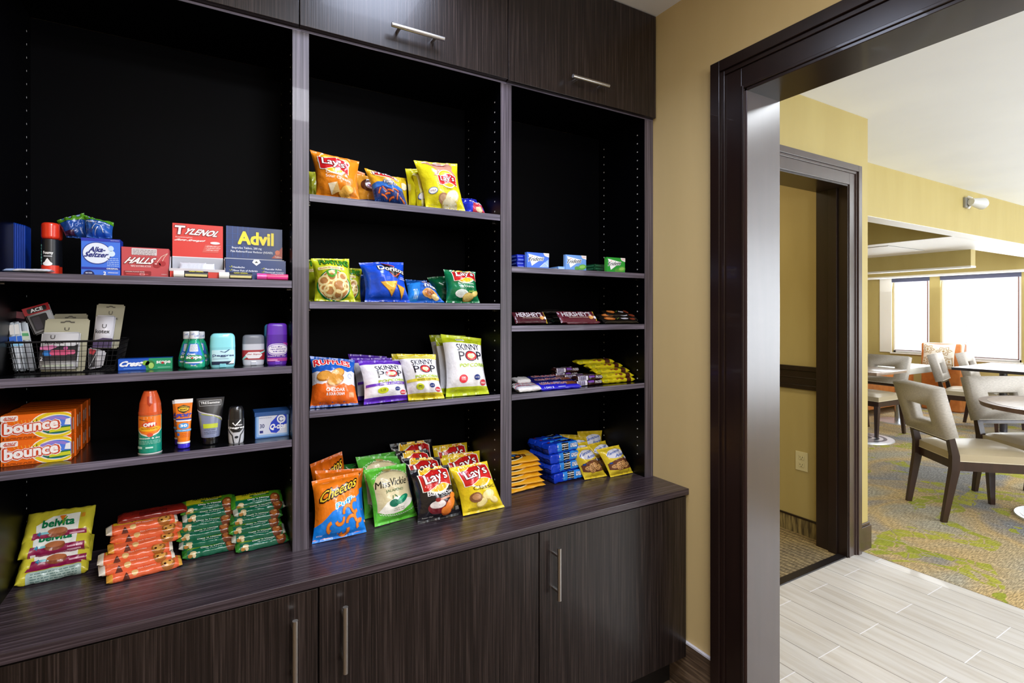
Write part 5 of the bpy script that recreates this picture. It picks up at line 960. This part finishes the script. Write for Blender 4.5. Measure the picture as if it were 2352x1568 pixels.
# ================================================================== LEFT BAY, SECOND SHELF
CRE = [P([(.50, 0), (.56, 1), (1, 1), (1, 0)], '179a6a', 2), T('Crest', .24, .58, .40, .42, 'f4f6fa', 6, b=.06, sl=.02, sh=.15), E(.50, .60, .07, .22, '7fb23a', 4, 14), E(.58, .42, .09, .40, '2f7a3a', 4, 16), E(.60, .35, .05, .26, 'a8d06a', 5, 14), T('scope', .83, .58, .26, .30, 'f2f8f4', 6, b=.05), E(.815, .57, .03, .10, 'c02a34', 7, 10), R(.10, .14, .40, .2, '6aa0e8', 3), R(.72, .14, .96, .2, '8ad0b4', 3)]
box_thing('toothpaste_box', 'long blue and green toothpaste box lying on its side', 'toothpaste box', 271, 396, 823, 1.520, L2, .035, '1556c4', CRE, right=[R(0, 0, 1, 1, '127a54', 1)])
def bottle(label, uL, uR, Y, vT, cu0, cu1):
    x, r = rad(uL, uR, Y); h = ony((uL+uR)/2, vT, Y).z-L2; rc = r*(cu1-cu0)/(uR-uL); t = thing('mouthwash_bottle', (x, Y, L2), label, 'bottle'); hb = h*.80
    prof = [(0, 0, 0), (0, r*.8, r*.6), (.004, r*.97, r*.72), (.012, r, r*.75), (hb*.35, r*.97, r*.74), (hb*.7, r*.72, r*.6), (hb*.86, r*.58, r*.55), (hb*.94, rc*.9, rc*.9), (hb, rc*.88, rc*.88), (hb, 0, 0)]
    m = MB(); lathe(m, (0, 0, .0003), prof, mat('1fa07c', .12, 0, .5), yaw=-4); S, _ = prof_surf((0, 0, 0), prof[1:-1], 2, -4)
    m.art(S, [P([(.30, .84), (.70, .84), (.80, .50), (.84, .25), (.5, .12), (.16, .25), (.20, .50)], '1f6ad0', 1), R(.34, .58, .66, .82, 'dfe8f4', 2, .02), T('Crest', .42, .50, .26, .07, 'f2f6fa', 4, b=.05), E(.5, .36, .36, .12, '168a5a', 3, 20), T('scope', .5, .37, .46, .10, 'f4f8f6', 5, b=.05), E(.46, .37, .03, .03, 'c02a34', 6, 8), R(.24, .20, .76, .24, 'e6ecf2', 4), T('36 mL', .5, .13, .16, .05, 'e6f4ee', 4, b=.03)]+lines(.36, .64, .78, 5, .04, '6a7a9a', 3, .012), card); m.build('bottle', t)
    m = MB(); lathe(m, (0, 0, hb), [(0, rc, rc), (h-hb-.002, rc, rc), (h-hb, rc*.92, rc*.92), (h-hb, 0, 0)], plastic('dfe4ee')); S2, _ = prof_surf((0, 0, hb), [(0, rc, rc), (h-hb, rc, rc)], 2); m.art(S2, [T('Crest', .35, .62, .30, .3, '5a7ac0', 2, sl=.5), T('Crest', .66, .40, .30, .3, '5a7ac0', 2, sl=.5)], card); m.build('cap', t); return t
bottle('green mouthwash bottle at the left, behind the front bottle', 409, 455, 1.535, 761, 423, 446)
bottle('green mouthwash bottle at the right, behind the front bottle', 438, 482, 1.555, 761, 452, 473)
bottle('front green mouthwash bottle of the three', 421, 472, 1.495, 760, 435, 458)
def deo(label, uL, uR, Y, vT, vC, body, capc, art, n=2.8, tz=L2, capr=None, foot=None, domek=.35, ryk=.55, capalpha=0):
    x, r = rad(uL, uR, Y); h = ony((uL+uR)/2, vT, Y).z-tz; hc = ony((uL+uR)/2, vC, Y).z-tz; ry = r*ryk; t = thing('deodorant_stick', (x, Y, tz), label, 'deodorant')
    m = MB(); pr = [(0, 0, 0), (0, r*.88, ry*.85), (.003, r*.93, ry*.92), (.012, r*.97, ry*.96), (hc*.5, r, ry), (hc, r*.99, ry*.99), (hc, 0, 0)]; lathe(m, (0, 0, .0003), pr, plastic(body), n); S, _ = prof_surf((0, 0, 0), pr[1:-1], n); m.art(S, art, card, .1); m.build('body', t)
    m = MB(); hh = h-hc; k = domek
    cp = [(0, r*1.0, ry*1.0), (hh*(1-k), r*.97, ry*.97)]+[(hh*(1-k)+hh*k*math.sin(a_), r*(.62+.35*math.cos(a_)), ry*(.62+.35*math.cos(a_))) for a_ in [math.pi/2*i/6 for i in range(1, 7)]]+[(hh, 0, 0)]
    lathe(m, (0, 0, hc), cp, plastic(capc), n); m.build('cap', t)
    if foot: m = MB(); m.box(-r*.28, r*.28, -ry*1.02, ry*.8, .0005, .012, plastic(foot), .002); m.build('dial', t)
    return t
deo('pale turquoise deodorant stick, roundest of the row', 482, 541, 1.495, 765, 797, '86d0dc', '8cdce6', [R(.22, .16, .82, .88, 'bfe6f0', 2, .05), T('Degree', .52, .60, .50, .13, '17386e', 5, b=.03), K([(.47, .82), (.52, .76), (.62, .90)], .03, '1f4a7a', 5), R(.20, .16, .80, .32, '1c2c4a', 3), P([(.60, .20), (.80, .20), (.82, .50)], 'f2f6f8', 4), lines(.26, .74, .52, 1, .05, '33558a', 4, .03)[0], R(.26, .44, .60, .46, '6a8aa8', 4)], foot='7ccad8')
deo('small white deodorant stick with a clear grey cap and red label', 556, 608, 1.520, 768, 789, 'c9ccd8', '7c8290', [P([(.08, .30), (.08, .72), (.92, .72), (.92, .25)], 'a52a34', 2), P([(.08, .30), (.30, .48), (.92, .72), (.92, .66), (.36, .40), (.12, .25)], '9adcd4', 3), E(.5, .48, .22, .17, 'e9e6ea', 4, 6), T('Old Spice', .5, .52, .30, .08, 'a8303a', 6, b=.02)], foot='c0c4d0')
deo('tall purple deodorant stick at the right end of the second shelf', 612, 660, 1.500, 742, 768, '5a2aa8', '6a35c0', [E(.52, .52, .34, .19, 'e6dff2', 2, 26), E(.52, .52, .30, .165, '7a44c0', 3, 26), E(.52, .52, .27, .145, 'eee8f6', 4, 26), T('lady', .48, .60, .22, .05, '4a2a98', 6, b=.02), T('speed', .52, .53, .34, .055, '4a2a98', 6, b=.02), T('stick', .55, .46, .26, .05, '4a2a98', 6, b=.02), R(.10, .13, .90, .24, 'b03a98', 2), T('invisible dry', .46, .30, .50, .05, 'f0dcf4', 5, b=.02), R(.16, .155, .5, .19, 'e2a8d8', 3), P([(.60, .75), (.98, .70), (.98, .62), (.70, .66)], 'a8309c', 2)], n=3.2, foot='6a35c0', domek=.25)
deo('dark purple deodorant stick hidden behind the tall purple one', 606, 650, 1.565, 744, 770, '2f6fa8', '3a86b8', [], n=3.2)
# wire basket
t = thing('wire_basket', (-.272, 1.598, L2), 'black wire mesh basket full of hygiene packs', 'basket'); wm = mat('15151a', .35, .3); bx0, bx1, by0, by1, bh = -.088, .086, -.078, .070, .070; tx0, tx1, ty0, ty1 = -.096, .098, -.098, .085
def lerp(a, b, k): return a+(b-a)*k
def bp_(sx, sy, k): return Vector((lerp(lerp(bx0, bx1, sx), lerp(tx0, tx1, sx), k), lerp(lerp(by0, by1, sy), lerp(ty0, ty1, sy), k), .002+bh*k))
m = MB(); c4 = [bp_(0, 0, 1), bp_(1, 0, 1), bp_(1, 1, 1), bp_(0, 1, 1)]; m.path(c4+[c4[0]], .0023, wm, 8); m.build('rim', t)
m = MB()
for k in (0, .17, .34, .51, .68, .85): q = [bp_(0, 0, k), bp_(1, 0, k), bp_(1, 1, k), bp_(0, 1, k)]; m.path(q+[q[0]], .0007, wm, 4)
for i in range(1, 20): s_ = i/20; m.path([bp_(s_, 0, 1), bp_(s_, 0, 0), bp_(s_, 1, 0), bp_(s_, 1, 1)], .0007, wm, 4)
for i in range(1, 15): s_ = i/15; m.path([bp_(0, s_, 1), bp_(0, s_, 0), bp_(1, s_, 0), bp_(1, s_, 1)], .0007, wm, 4)
m.build('wire_mesh', t)['kind'] = 'stuff'
def slab(name, label, cat, px, Y, z0, lean, th, col, art, parts=()):
    le = math.radians(lean); n = Vector((0, -math.cos(le), math.sin(le))); Q = Vector((0, Y, z0))
    def hp(u, v): r = ray(u, v); return O+r*((Q-O).dot(n)/r.dot(n))
    def plate(q4, off, th_, col_, art_, rnd_=True):
        a, b_, c, d = [hp(*q)+n*off for q in q4]; m = MB()      # BL BR TR TL
        bm = bmesh.new(); f = [bm.verts.new(p) for p in (a, b_, c, d)]; k = [bm.verts.new(p-n*th_) for p in (a, b_, c, d)]
        bm.faces.new(f); bm.faces.new(k[::-1])
        for i in range(4): bm.faces.new((f[i], k[i], k[(i+1) % 4], f[(i+1) % 4]))
        bmesh.ops.bevel(bm, geom=[e for e in bm.edges if (e.verts[0] in f) != (e.verts[1] in f)] if th_ < .004 else bm.edges[:], offset=.003, segments=3, affect='EDGES')
        m.bm(bm, card(col_), th_ >= .004); S = lambda u, v, o=0: (a*(1-u)+b_*u)*(1-v)+(d*(1-u)+c*u)*v+n*o
        m.art(S, art_, card, 9); return m
    m = plate(px, 0, th, col, art); o = (hp(*px[0])+hp(*px[1]))/2
    if not parts: return tag(m.build(name, None, o, o), label, cat)
    t = thing(name, o, label, cat); m.build('hang_card', t, None, o)
    for pn, q4, off, th_, col_, art_ in parts: plate(q4, off, th_, col_, art_).build(pn, t, None, o)
    return t
slot = [K([(.34, .93), (.42, .93), (.46, .95), (.54, .95), (.58, .93), (.66, .93)], .025, '4a463c', 3)]
KB = [T('U', .30, .86, .12, .10, '1c1a1e', 5), T('kotex', .36, .72, .48, .085, '1c1a1e', 5, b=.02), P([(0, .52), (.25, .50), (.50, .62), (.85, .60), (.98, .66), (.98, .20), (0, .20)], '1c1820', 2), P([(0, .52), (.25, .50), (.46, .60), (.30, .64), (0, .60)], 'e27ab0', 3), R(.08, .35, .34, .49, '2a86e0', 4, .06), R(.26, .36, .74, .50, 'ea5a8c', 5, .06), R(.62, .38, .92, .50, 'e86a98', 4, .05), E(.66, .55, .06, .05, 'c85a9a', 6, 12), T('2', .06, .27, .06, .10, 'f4f2f4', 5, b=.03), R(.10, .06, .9, .10, 'b9c4ae', 2)]
Yb = 1.535; zb = L2+.004
slab('hygiene_pack', 'front beige hygiene pack with a white carton, behind the basket wires', 'hygiene pack', [(90, 853), (194, 852), (207, 732), (105, 732)], Yb, zb, 14, .0015, 'a8a48c', slot+[T('U', .50, .80, .11, .06, '26241f', 4), T('kotex', .50, .715, .42, .05, '26241f', 4, b=.01)], [('carton', [(92, 850), (180, 848), (188, 765), (100, 766)], .0165, .015, 'dcdade', KB)])
slab('hygiene_pack', 'beige hygiene pack card peeking over the front one', 'hygiene pack', [(112, 850), (190, 850), (202, 720), (123, 721)], Yb+.03, zb, 14, .0015, '8f8b76', slot)
slab('hygiene_pack', 'tall beige hygiene pack standing at the right of the basket', 'hygiene pack', [(212, 800), (272, 800), (288, 700), (223, 697)], Yb+.03, L2+.035, 10, .0015, 'a09c86', slot+[T('U', .52, .80, .14, .08, '26241f', 4), T('kotex', .52, .68, .60, .06, '26241f', 4, b=.01)], [('carton', [(214, 800), (258, 800), (268, 727), (223, 725)], .0155, .014, 'dcdae4', [T('U', .50, .66, .22, .12, '1c1a1e', 5), T('kotex', .45, .50, .72, .12, '1c1a1e', 5, b=.02), P([(0, .20), (.5, .30), (1, .28), (1, 0), (0, 0)], '3a2456', 3)])])
slab('hygiene_pack', 'red-topped elastic bandage pack leaning at the back left of the basket', 'bandage pack', [(78, 770), (132, 752), (110, 694), (49.6, 710.5)], Yb+.035, L2+.045, 12, .012, 'bdbcc0', [R(0, .72, 1, 1, 'a81c24', 2), R(.14, .765, .88, .94, '16161a', 3, .05), T('ACE', .50, .85, .46, .12, 'f0f0f2', 5, b=.05), R(.14, .10, .80, .66, '15141a', 3, .05), R(.20, .14, .5, .6, '3a3440', 4, .05)])
for k, (q, lb) in enumerate((([(30, 853), (46, 850), (34, 738), (16, 741)], 'white toothbrush pack with blue band, leftmost in the basket'), ([(42, 853), (62, 850), (46, 737), (26, 739)], 'white toothbrush pack with blue band, middle of three in the basket'), ([(62, 852), (84, 850), (62, 738), (44, 738)], 'white toothbrush pack with a green label, right of the three in the basket'))):
    slab('toothbrush_pack', lb, 'toothbrush pack', q, Yb+.004*k, zb, 12, .007, 'b9c0c8', [R(.04, .56, .96, .70, '1f62c8', 2), R(.04, .50, .96, .56, '8fc8ea', 3), R(.18, .06, .38, .48, 'd9dde6', 3, .03), R(.55, .06, .75, .48, 'd0d6e0', 3, .03), R(.2, .74, .8, .94, 'd6d2cf', 3, .04)] if k < 2 else [R(.08, .62, .92, .80, 'c8d2c0', 2), R(.1, .70, .9, .76, '4fa06a', 3), R(.2, .06, .7, .55, '9a9ea8', 3, .03)])
slab('grooming_pack', 'small white and dark grooming pack at the right inside the basket', 'grooming pack', [(202, 848), (236, 842), (244, 806), (203, 796)], Yb+.005, zb, 20, .005, 'c9c6cc', [R(.06, .06, .46, .92, '1e1c22', 2), P([(.06, .92), (.46, .92), (.30, .66), (.06, .70)], 'b0202c', 3), K([(.1, .1), (.45, .7)], .03, 'cfd2d8', 4)])
slab('hygiene_pack', 'dark wrapped pack standing behind the toothbrush packs, far left', 'hygiene pack', [(42, 800), (70, 800), (58, 716), (30, 712)], Yb+.05, L2+.02, 10, .006, '2a1c24', [R(.1, .8, .9, .98, '7a2a3a', 2, .05)])

# ================================================================== LEFT BAY, THIRD SHELF
BO = [E(.76, .50, .36, .56, 'f6f0e6', 2, 36), E(.76, .50, .34, .53, 'e0c21c', 3, 36), E(.78, .50, .29, .42, 'efe9c8', 4, 36), E(.79, .50, .27, .38, '4a7ae0', 5, 36), P([(.52, .52), (.56, .76), (.70, .86), (.88, .82), (.99, .68), (.99, .60), (.80, .74), (.62, .70)], '8f7ad0', 6), P([(.54, .36), (.99, .44), (.99, .22), (.86, .14), (.66, .16)], '1c6a48', 7), P([(.68, .34), (.99, .38), (.99, .24), (.68, .20)], 'c8cc2a', 8), P([(.90, .48), (.92, .70), (.99, .74), (.99, .46)], 'e8eaf0', 8), R(.0, .76, .24, .985, 'efe9e6', 4, .04), T('2', .04, .08, .03, .08, '3a1408', 5, b=.04), T('BONUS', .13, .88, .16, .10, 'c8442a', 6, b=.04, sh=.2), R(.05, .79, .20, .83, 'd86a4a', 5)]+lines(.08, .50, .09, 2, .045, '5a2008', 4, .018)
BO += [T('bounce', .43, .53, .78, .44, 'f0e8e6', 8, b=.13, sl=.16), T('bounce', .43, .53, .765, .425, 'c8401c', 9, b=.10, sl=.16), T('bounce', .43, .53, .74, .40, 'f2ecec', 10, b=.05, sl=.16)]
for k in range(9): BO.append(K([(.20+.05*k, .66), (.17+.055*k, .78)], .012, 'f2a02c', 3))
BS = [R(.0, .0, 1, 1, 'd8600c', 1), T('bounce', .5, .5, .5, .2, 'e6c8b8', 3)]
aa = onz(2, 1073, L3+.0003); wd = .116; bxs = []
for lay in range(2):
    for r_ in range(6):
        m = MB(); a0 = Vector((0, 0, 0)); hh = .0535
        carton(m, (-wd/2, 0, 0), Vector((wd, 0, 0)), hh, .0335, 'e8660c', BO if (r_ == 0) else [], right=[R(.1, .05, .9, .95, 'e06410', 1), R(.35, .2, .65, .7, 'ecd0c0', 2)] if True else [])
        p = Vector((-.3168+.002*(r_ % 2), 1.492+.0345*r_, L3+.0003+lay*.0540))
        tag(m.build('dryer_sheet_box', None, p), 'orange dryer sheet box, %s layer, %s' % (['lower', 'upper'][lay], ['front row', 'second row back', 'third row back', 'fourth row back', 'fifth row back', 'rearmost row'][r_]), 'dryer sheet box', 'stacked orange dryer sheet boxes')
# repellent can
x, r = rad(318, 372, 1.485); h = ony(345, 897, 1.485).z-L3; hb = ony(345, 951, 1.485).z-L3; t = thing('repellent_can', (x, 1.485, L3), 'insect repellent can with a translucent orange cap and teal body', 'spray can')
m = MB(); lathe(m, (0, 0, .0003), [(0, 0, 0), (0, r*.94, r*.94), (.003, r, r), (hb-.004, r, r), (hb, r*.96, r*.96), (hb, 0, 0)], plastic('16907a')); S, _ = prof_surf((0, 0, 0), [(0, r, r), (hb, r, r)])
m.art(S, [P([(.10, .99), (.90, .99), (.90, .62), (.76, .52), (.5, .44), (.24, .52), (.10, .62)], 'eee6dc', 1), P([(.12, .99), (.88, .99), (.88, .64), (.74, .55), (.5, .48), (.26, .55), (.12, .64)], 'f07a1c', 2), E(.5, .66, .34, .07, 'f5b21e', 3, 20), E(.5, .77, .20, .075, 'd8392a', 4, 20), T('OFF!', .5, .77, .30, .085, 'f8f4f0', 6, b=.06, sl=.06), T('familycare', .5, .665, .44, .045, 'a85a10', 5, b=.02), E(.52, .50, .08, .05, 'd8503a', 4, 14), T('smooth & dry', .5, .41, .60, .05, 'e6f6f2', 5, b=.03), K([(.20, .91), (.46, .87)], .012, '2a1a10', 4), R(.08, .14, .30, .20, 'bfe6dc', 3), R(.40, .15, .60, .19, 'bfe6dc', 3), R(0, 0, 1, .025, 'd6d8d6', 3)]+lines(.14, .86, .34, 3, .035, 'a6dccf', 3, .01), card); m.build('can', t)
m = MB(); hc = h-hb; lathe(m, (0, 0, hb), [(0, r*1.01, r*1.01), (hc*.12, r*1.02, r*1.02), (hc*.13, r*.99, r*.99), (hc*.5, r*.92, r*.92), (hc*.8, r*.72, r*.72), (hc*.92, r*.62, r*.62), (hc*.93, r*.60, r*.60), (hc*.99, r*.56, r*.56), (hc, r*.5, r*.5), (hc, 0, 0)], mat('d2562a', .2, 0, .4)); S, _ = prof_surf((0, 0, hb), [(0, r, r), (hc*.13, r*.99, r*.99), (hc*.5, r*.92, r*.92), (hc*.8, r*.72, r*.72), (hc, r*.5, r*.5)]); m.art(S, [P([(.42, .80), (.60, .80), (.58, .50), (.51, .38), (.44, .50)], 'a8300f', 2)], plastic); m.build('cap', t)
# sunscreen tubes
def tube_t(name, label, uT0, uT1, uB0, uB1, vT, vC, Y, body, capc, art, crimp=None, capr=1.0):
    xt, rt = rad(uT0, uT1, Y); xb, rb = rad(uB0, uB1, Y); h = ony((uT0+uT1)/2, vT, Y).z-L3; hc = ony((uB0+uB1)/2, vC, Y).z-L3; t = thing(name, (xb, Y, L3), label, 'tube'); m = MB(); N = 14; pr = []
    for i in range(N+1): k = i/N; pr.append((hc+(h-hc)*k, rb+(rt-rb)*k, max(rb*(1-k**1.4)*.95, .0012)))
    pr = [(hc, 0, 0)]+pr+[(h, 0, 0)]; lathe(m, (0, 0, 0), pr, plastic(body), 2.1); q = pr[1:-1]; S0, pt = prof_surf((0, 0, 0), q, 2.1)
    S = lambda u, v, off=0: pt((u-.5)*math.pi, hc+v*(h-hc), off); m.art(S, art, card, .1); 
    if crimp: m.art(S, [R(0, .91, 1, 1, crimp, 1)], card, .1)
    m.build('body', t); m = MB(); lathe(m, (0, 0, .0003), rnd(0, hc, rb*capr, rb*capr*.95, .003), plastic(capc)); m.build('cap', t); return t
BB = [P([(.5, .68), (.30, .74), (.26, .82), (.5, .87), (.74, .82), (.70, .74)], '26160c', 2), E(.5, .785, .20, .06, 'eec21c', 3, 18), T('BANANA', .5, .805, .34, .03, '26160c', 5, b=.04, ar=.02), T('BOAT', .5, .765, .22, .03, '26160c', 5, b=.04), T('SPORT', .5, .635, .62, .07, '2a3ab0', 5, b=.06, sh=.15), R(.12, .50, .88, .545, 'eef0f4', 3, .02), R(.14, .53, .86, .565, '2a3a9c', 4, .02), E(.5, .40, .22, .065, '3a9ae0', 3, 16), T('30', .5, .405, .26, .055, 'f6f8fb', 5, b=.05), R(.02, .27, .98, .32, '3aa0e0', 3), T('BROAD SPECTRUM', .5, .295, .8, .022, 'eef4fa', 5, b=.02), R(.16, .18, .32, .24, '3a6ad0', 3), R(0, 0, 1, .04, 'efece8', 3)]+lines(.36, .92, .22, 3, .035, 'b0441c', 3, .01)
tube_t('sunscreen_tube', 'orange sunscreen tube behind the front one, slightly left', 400, 436, 402, 426, 918, 1006, 1.535, 'ee7a1c', '3a2ab8', BB, 'e9e9ec', 1.05)
tube_t('sunscreen_tube', 'front orange sunscreen tube with a blue-violet cap', 402, 444, 408, 436, 916, 1016, 1.490, 'f07e1c', '3f30d0', BB, 'ecedf0', 1.03)
tube_t('hair_gel_tube', 'black and clear hair gel tube widening towards its top', 450, 514, 462, 505, 913, 1001, 1.505, '7d86a6', '101014', [P([(0, 1), (1, 1), (1, .40), (.80, .50), (.45, .58), (.20, .66), (0, .74)], '1d1c20', 1), K([(0, .72), (.22, .65), (.5, .58), (.80, .49), (1, .38)], .03, 'cfcbd8', 3), K([(.25, .60), (.6, .54), (.86, .42)], .018, 'b5c22a', 3), R(.20, .80, .78, .94, 'b9b9be', 3), R(.215, .81, .765, .93, '141418', 4), T('TRESemme', .49, .88, .46, .06, 'f0f0f2', 6, b=.02), R(.28, .24, .72, .35, 'bcc82c', 3), K([(.20, .3), (.20, .55)], .02, 'a8b62a', 3), T('EXTRA HOLD', .49, .20, .36, .025, '2a2a38', 4)]+lines(.3, .7, .14, 2, .04, '3a3f58', 3, .01), None, .84)
deo('black-capped silver and black deodorant stick', 524, 561, 1.485, 932, 961, 'c2c3ca', '1b1b1f', [P([(.14, 1), (.86, 1), (.84, .66), (.62, .48), (.38, .48), (.16, .66)], '17181c', 2), K([(.36, .88), (.46, .76), (.66, .98)], .05, 'f0f0f2', 4), T('Degree', .50, .66, .66, .10, 'f4f4f6', 5, b=.05), T('MEN', .62, .77, .2, .05, 'f0f0f2', 5, b=.03), K([(.10, .62), (.34, .36), (.40, .02)], .05, '26262c', 3), K([(.90, .62), (.66, .36), (.60, .02)], .05, '26262c', 3), E(.5, .28, .07, .05, '20242c', 4, 10)], n=2.1, tz=L3, ryk=.85, domek=.5)
# swab box
a, d, h = cpx(586, 664, 946, 1.500, L3); t = thing('cotton_swab_box', a+d/2, 'blue clear plastic box of cotton swabs at the right of the third shelf', 'cotton swab box'); m = MB()
carton(m, a, d, h*1.0, .06, '4f7fc0', [R(.04, .06, .96, .90, '8fb4e2', 1, .04), R(.10, .14, .93, .86, 'cfd4e6', 2, .03), P([(.93, .86), (.66, .86), (.46, .60), (.40, .36), (.46, .20), (.62, .16), (.93, .50)], '1f3fc4', 3), E(.76, .70, .13, .17, 'dfe4f2', 4, 20), K(arc(.76, .70, .07, 30, 330, 10, .09), .03, '2a3f9c', 5), T('Q-tips', .66, .40, .46, .26, 'f4f6fb', 6, b=.05, sh=.1, sl=.05), T('30', .20, .48, .13, .16, '26306e', 5, b=.02), R(.13, .20, .23, .30, '26307e', 3), T('Perfect For On-The-Go', .30, .79, .36, .04, '4a5280', 4)], left=[R(0, 0, 1, 1, '274a86', 1)], top=[R(0, 0, 1, 1, '16386e', 1)])
m.build('tray', t, None, a+d/2); m = MB(); a2 = a+Vector((-.0015, -.0015, h*.86)); carton(m, a2, d+Vector((.003, 0, 0)), h*.16, .063, '2a5596'); m.build('lid', t, None, a+d/2)

# ================================================================== LEFT COUNTER: BARS
BV = [P([(.12, .10), (.16, .44), (.86, .40), (.93, .40), (.93, .05), (.12, .02)], '8a1748', 3), P([(.20, .40), (.18, .64), (.40, .86), (.80, .88), (.80, .40)], 'eceee8', 2), T('belvita', .50, .66, .46, .20, '14784a', 6, b=.05), P([(.50, .84), (.60, .84), (.55, .68)], 'e0761c', 7), P([(.54, .60), (.57, .60), (.62, .80), (.60, .80)], '6aa02a', 8), E(.50, .40, .15, .12, '8a4a2e', 5, 18), E(.50, .44, .14, .08, 'b06a42', 6, 18), T('4', .24, .40, .05, .10, '2a8ab0', 6, b=.04), R(.27, .38, .40, .44, '7fc0cc', 5), R(.82, .72, .88, .84, 'd8962a', 4), T('NET WT 1.76 OZ', .60, .16, .34, .055, 'e0a8c0', 5), R(.17, .10, .24, .24, 'e6dce2', 5), R(.68, .30, .90, .34, 'dca8c0', 4), R(.68, .22, .88, .26, 'dca8c0', 4)]
BVd = dict(L=.145, body='cfc63a')
for k, (dx, y, z, tilt, yaw) in enumerate(((.004, 1.600, .0225, 18, 4), (.008, 1.616, .045, 30, 3), (.004, 1.626, .074, 32, 1), (.006, 1.646, .104, 44, -1))):
    art = BV if k else [R(.14, .04, .90, .42, 'a9bfba', 3, .05)]+lines(.2, .84, .34, 5, .06, '5a7a78', 4, .02)+[P([(.12, .44), (.16, .60), (.88, .56), (.9, .44)], '8a1748', 3), T('belvita', .45, .80, .4, .14, '14784a', 5, b=.05)]
    bar('breakfast_biscuit_pack', 'yellow and magenta breakfast biscuit pack, %s of the left stack' % ['bottom', 'second from the bottom', 'third from the bottom', 'top'][k], 'biscuit pack', (-.312+dx, y, CT+z), .128, .072, .030, 'cdc238', art, yaw, tilt, 3, -50, 130, .08, 'stacked biscuit packs', 80+k)
PR = [P([(.10, .0), (.10, .66), (.92, .66), (.92, 0)], 'dd6238', 2), P([(.10, .66), (.10, .98), (.92, .98), (.92, .66)], 'd3a820', 2), T('NATURE VALLEY', .44, .88, .44, .11, '3a2410', 5, b=.04), T('Protein', .48, .75, .26, .10, '3a1c14', 5, b=.05), T('Dark Chocolate', .52, .50, .24, .10, 'f6e0cc', 5, b=.02), E(.80, .40, .10, .34, '9c5a1c', 4, 16), E(.80, .44, .075, .22, 'd39a48', 5, 14), E(.76, .36, .02, .06, '3a1c10', 6, 8), E(.83, .5, .02, .06, '3a1c10', 6, 8), E(.36, .32, .045, .14, 'd8b070', 4, 12), P([(.20, .08), (.25, .40), (.30, .10)], '5a2a1c', 4)]
pz = [(0.006, 1.540, 2), (-.010, 1.553, 4), (-.014, 1.570, -1), (.002, 1.590, 3), (.005, 1.607, -2), (-.006, 1.625, 2), (.014, 1.650, -1)]
for k, (dx, y, yw) in enumerate(pz): bar('protein_bar', 'orange dark chocolate protein bar, %s of the orange stack' % (ORD[k] if k < 6 else 'top'), 'protein bar', (-.132+dx, y-.032, CT+.0105+.0156*k), .146, .042, .0166, 'dd6238' if k < 6 else '7a1c14', PR if k < 6 else [R(.3, .3, .7, .6, '5a1410', 2)], yw+6, 6, 3.6, -45, 140, .10, 'stacked protein bars', 90+k, 'd9cfc0' if k in (1, 2, 5) else 'd39a3a' if k in (0, 3) else None)
OH = [P([(.08, 0), (.08, .56), (.94, .56), (.94, 0)], '0f5f44', 2), P([(.08, .56), (.08, .98), (.94, .98), (.94, .56)], '4f8a1c', 2), P([(.10, .62), (.10, .98), (.74, .98), (.74, .80), (.40, .80), (.40, .62)], 'b9b41e', 3), T('NATURE VALLEY', .46, .90, .48, .12, '2f3a10', 6, b=.04), R(.36, .70, .74, .80, '14562a', 4), T('CRUNCHY', .56, .75, .24, .07, 'd2e0b0', 6, b=.02), T("Oats 'n Honey", .52, .50, .42, .12, 'f2f6f2', 6, b=.04), T('16g of whole grain', .54, .37, .28, .06, 'dcece4', 6, b=.02), E(.84, .40, .10, .34, '6a3418', 4, 16), E(.83, .46, .07, .2, 'a8622e', 5, 14), E(.86, .52, .03, .06, 'e0b080', 6, 8), E(.18, .30, .055, .10, 'c8b68a', 4, 12), E(.13, .20, .04, .08, 'a8742e', 4, 12), E(.20, .18, .03, .07, 'd8c6a0', 5, 10)]
for si, (x, y0, n_, nm) in enumerate(((.006, 1.552, 6, 'left'), (.122, 1.530, 6, 'right'))):
    for k in range(n_): bar('granola_bar', 'green oat granola bar, %s of the %s green stack' % (ORD[k] if k < n_-1 else 'top', nm), 'granola bar', (x+(.004, -.003, -.010, -.006, .002, -.002)[k], y0+.0165*k, CT+.0124+.0172*k), .128, .044, .0182, '2f7a2a', OH, (3, -1, 2, 0, 4, 1)[k]+1, 9 if k != n_-1 else 22, 3.8, -45, 140, .10, 'stacked green granola bars', 100+10*si+k, 'b9bcb0' if k in (1, 4) else '3f8a24' if k in (2, 5) else None)
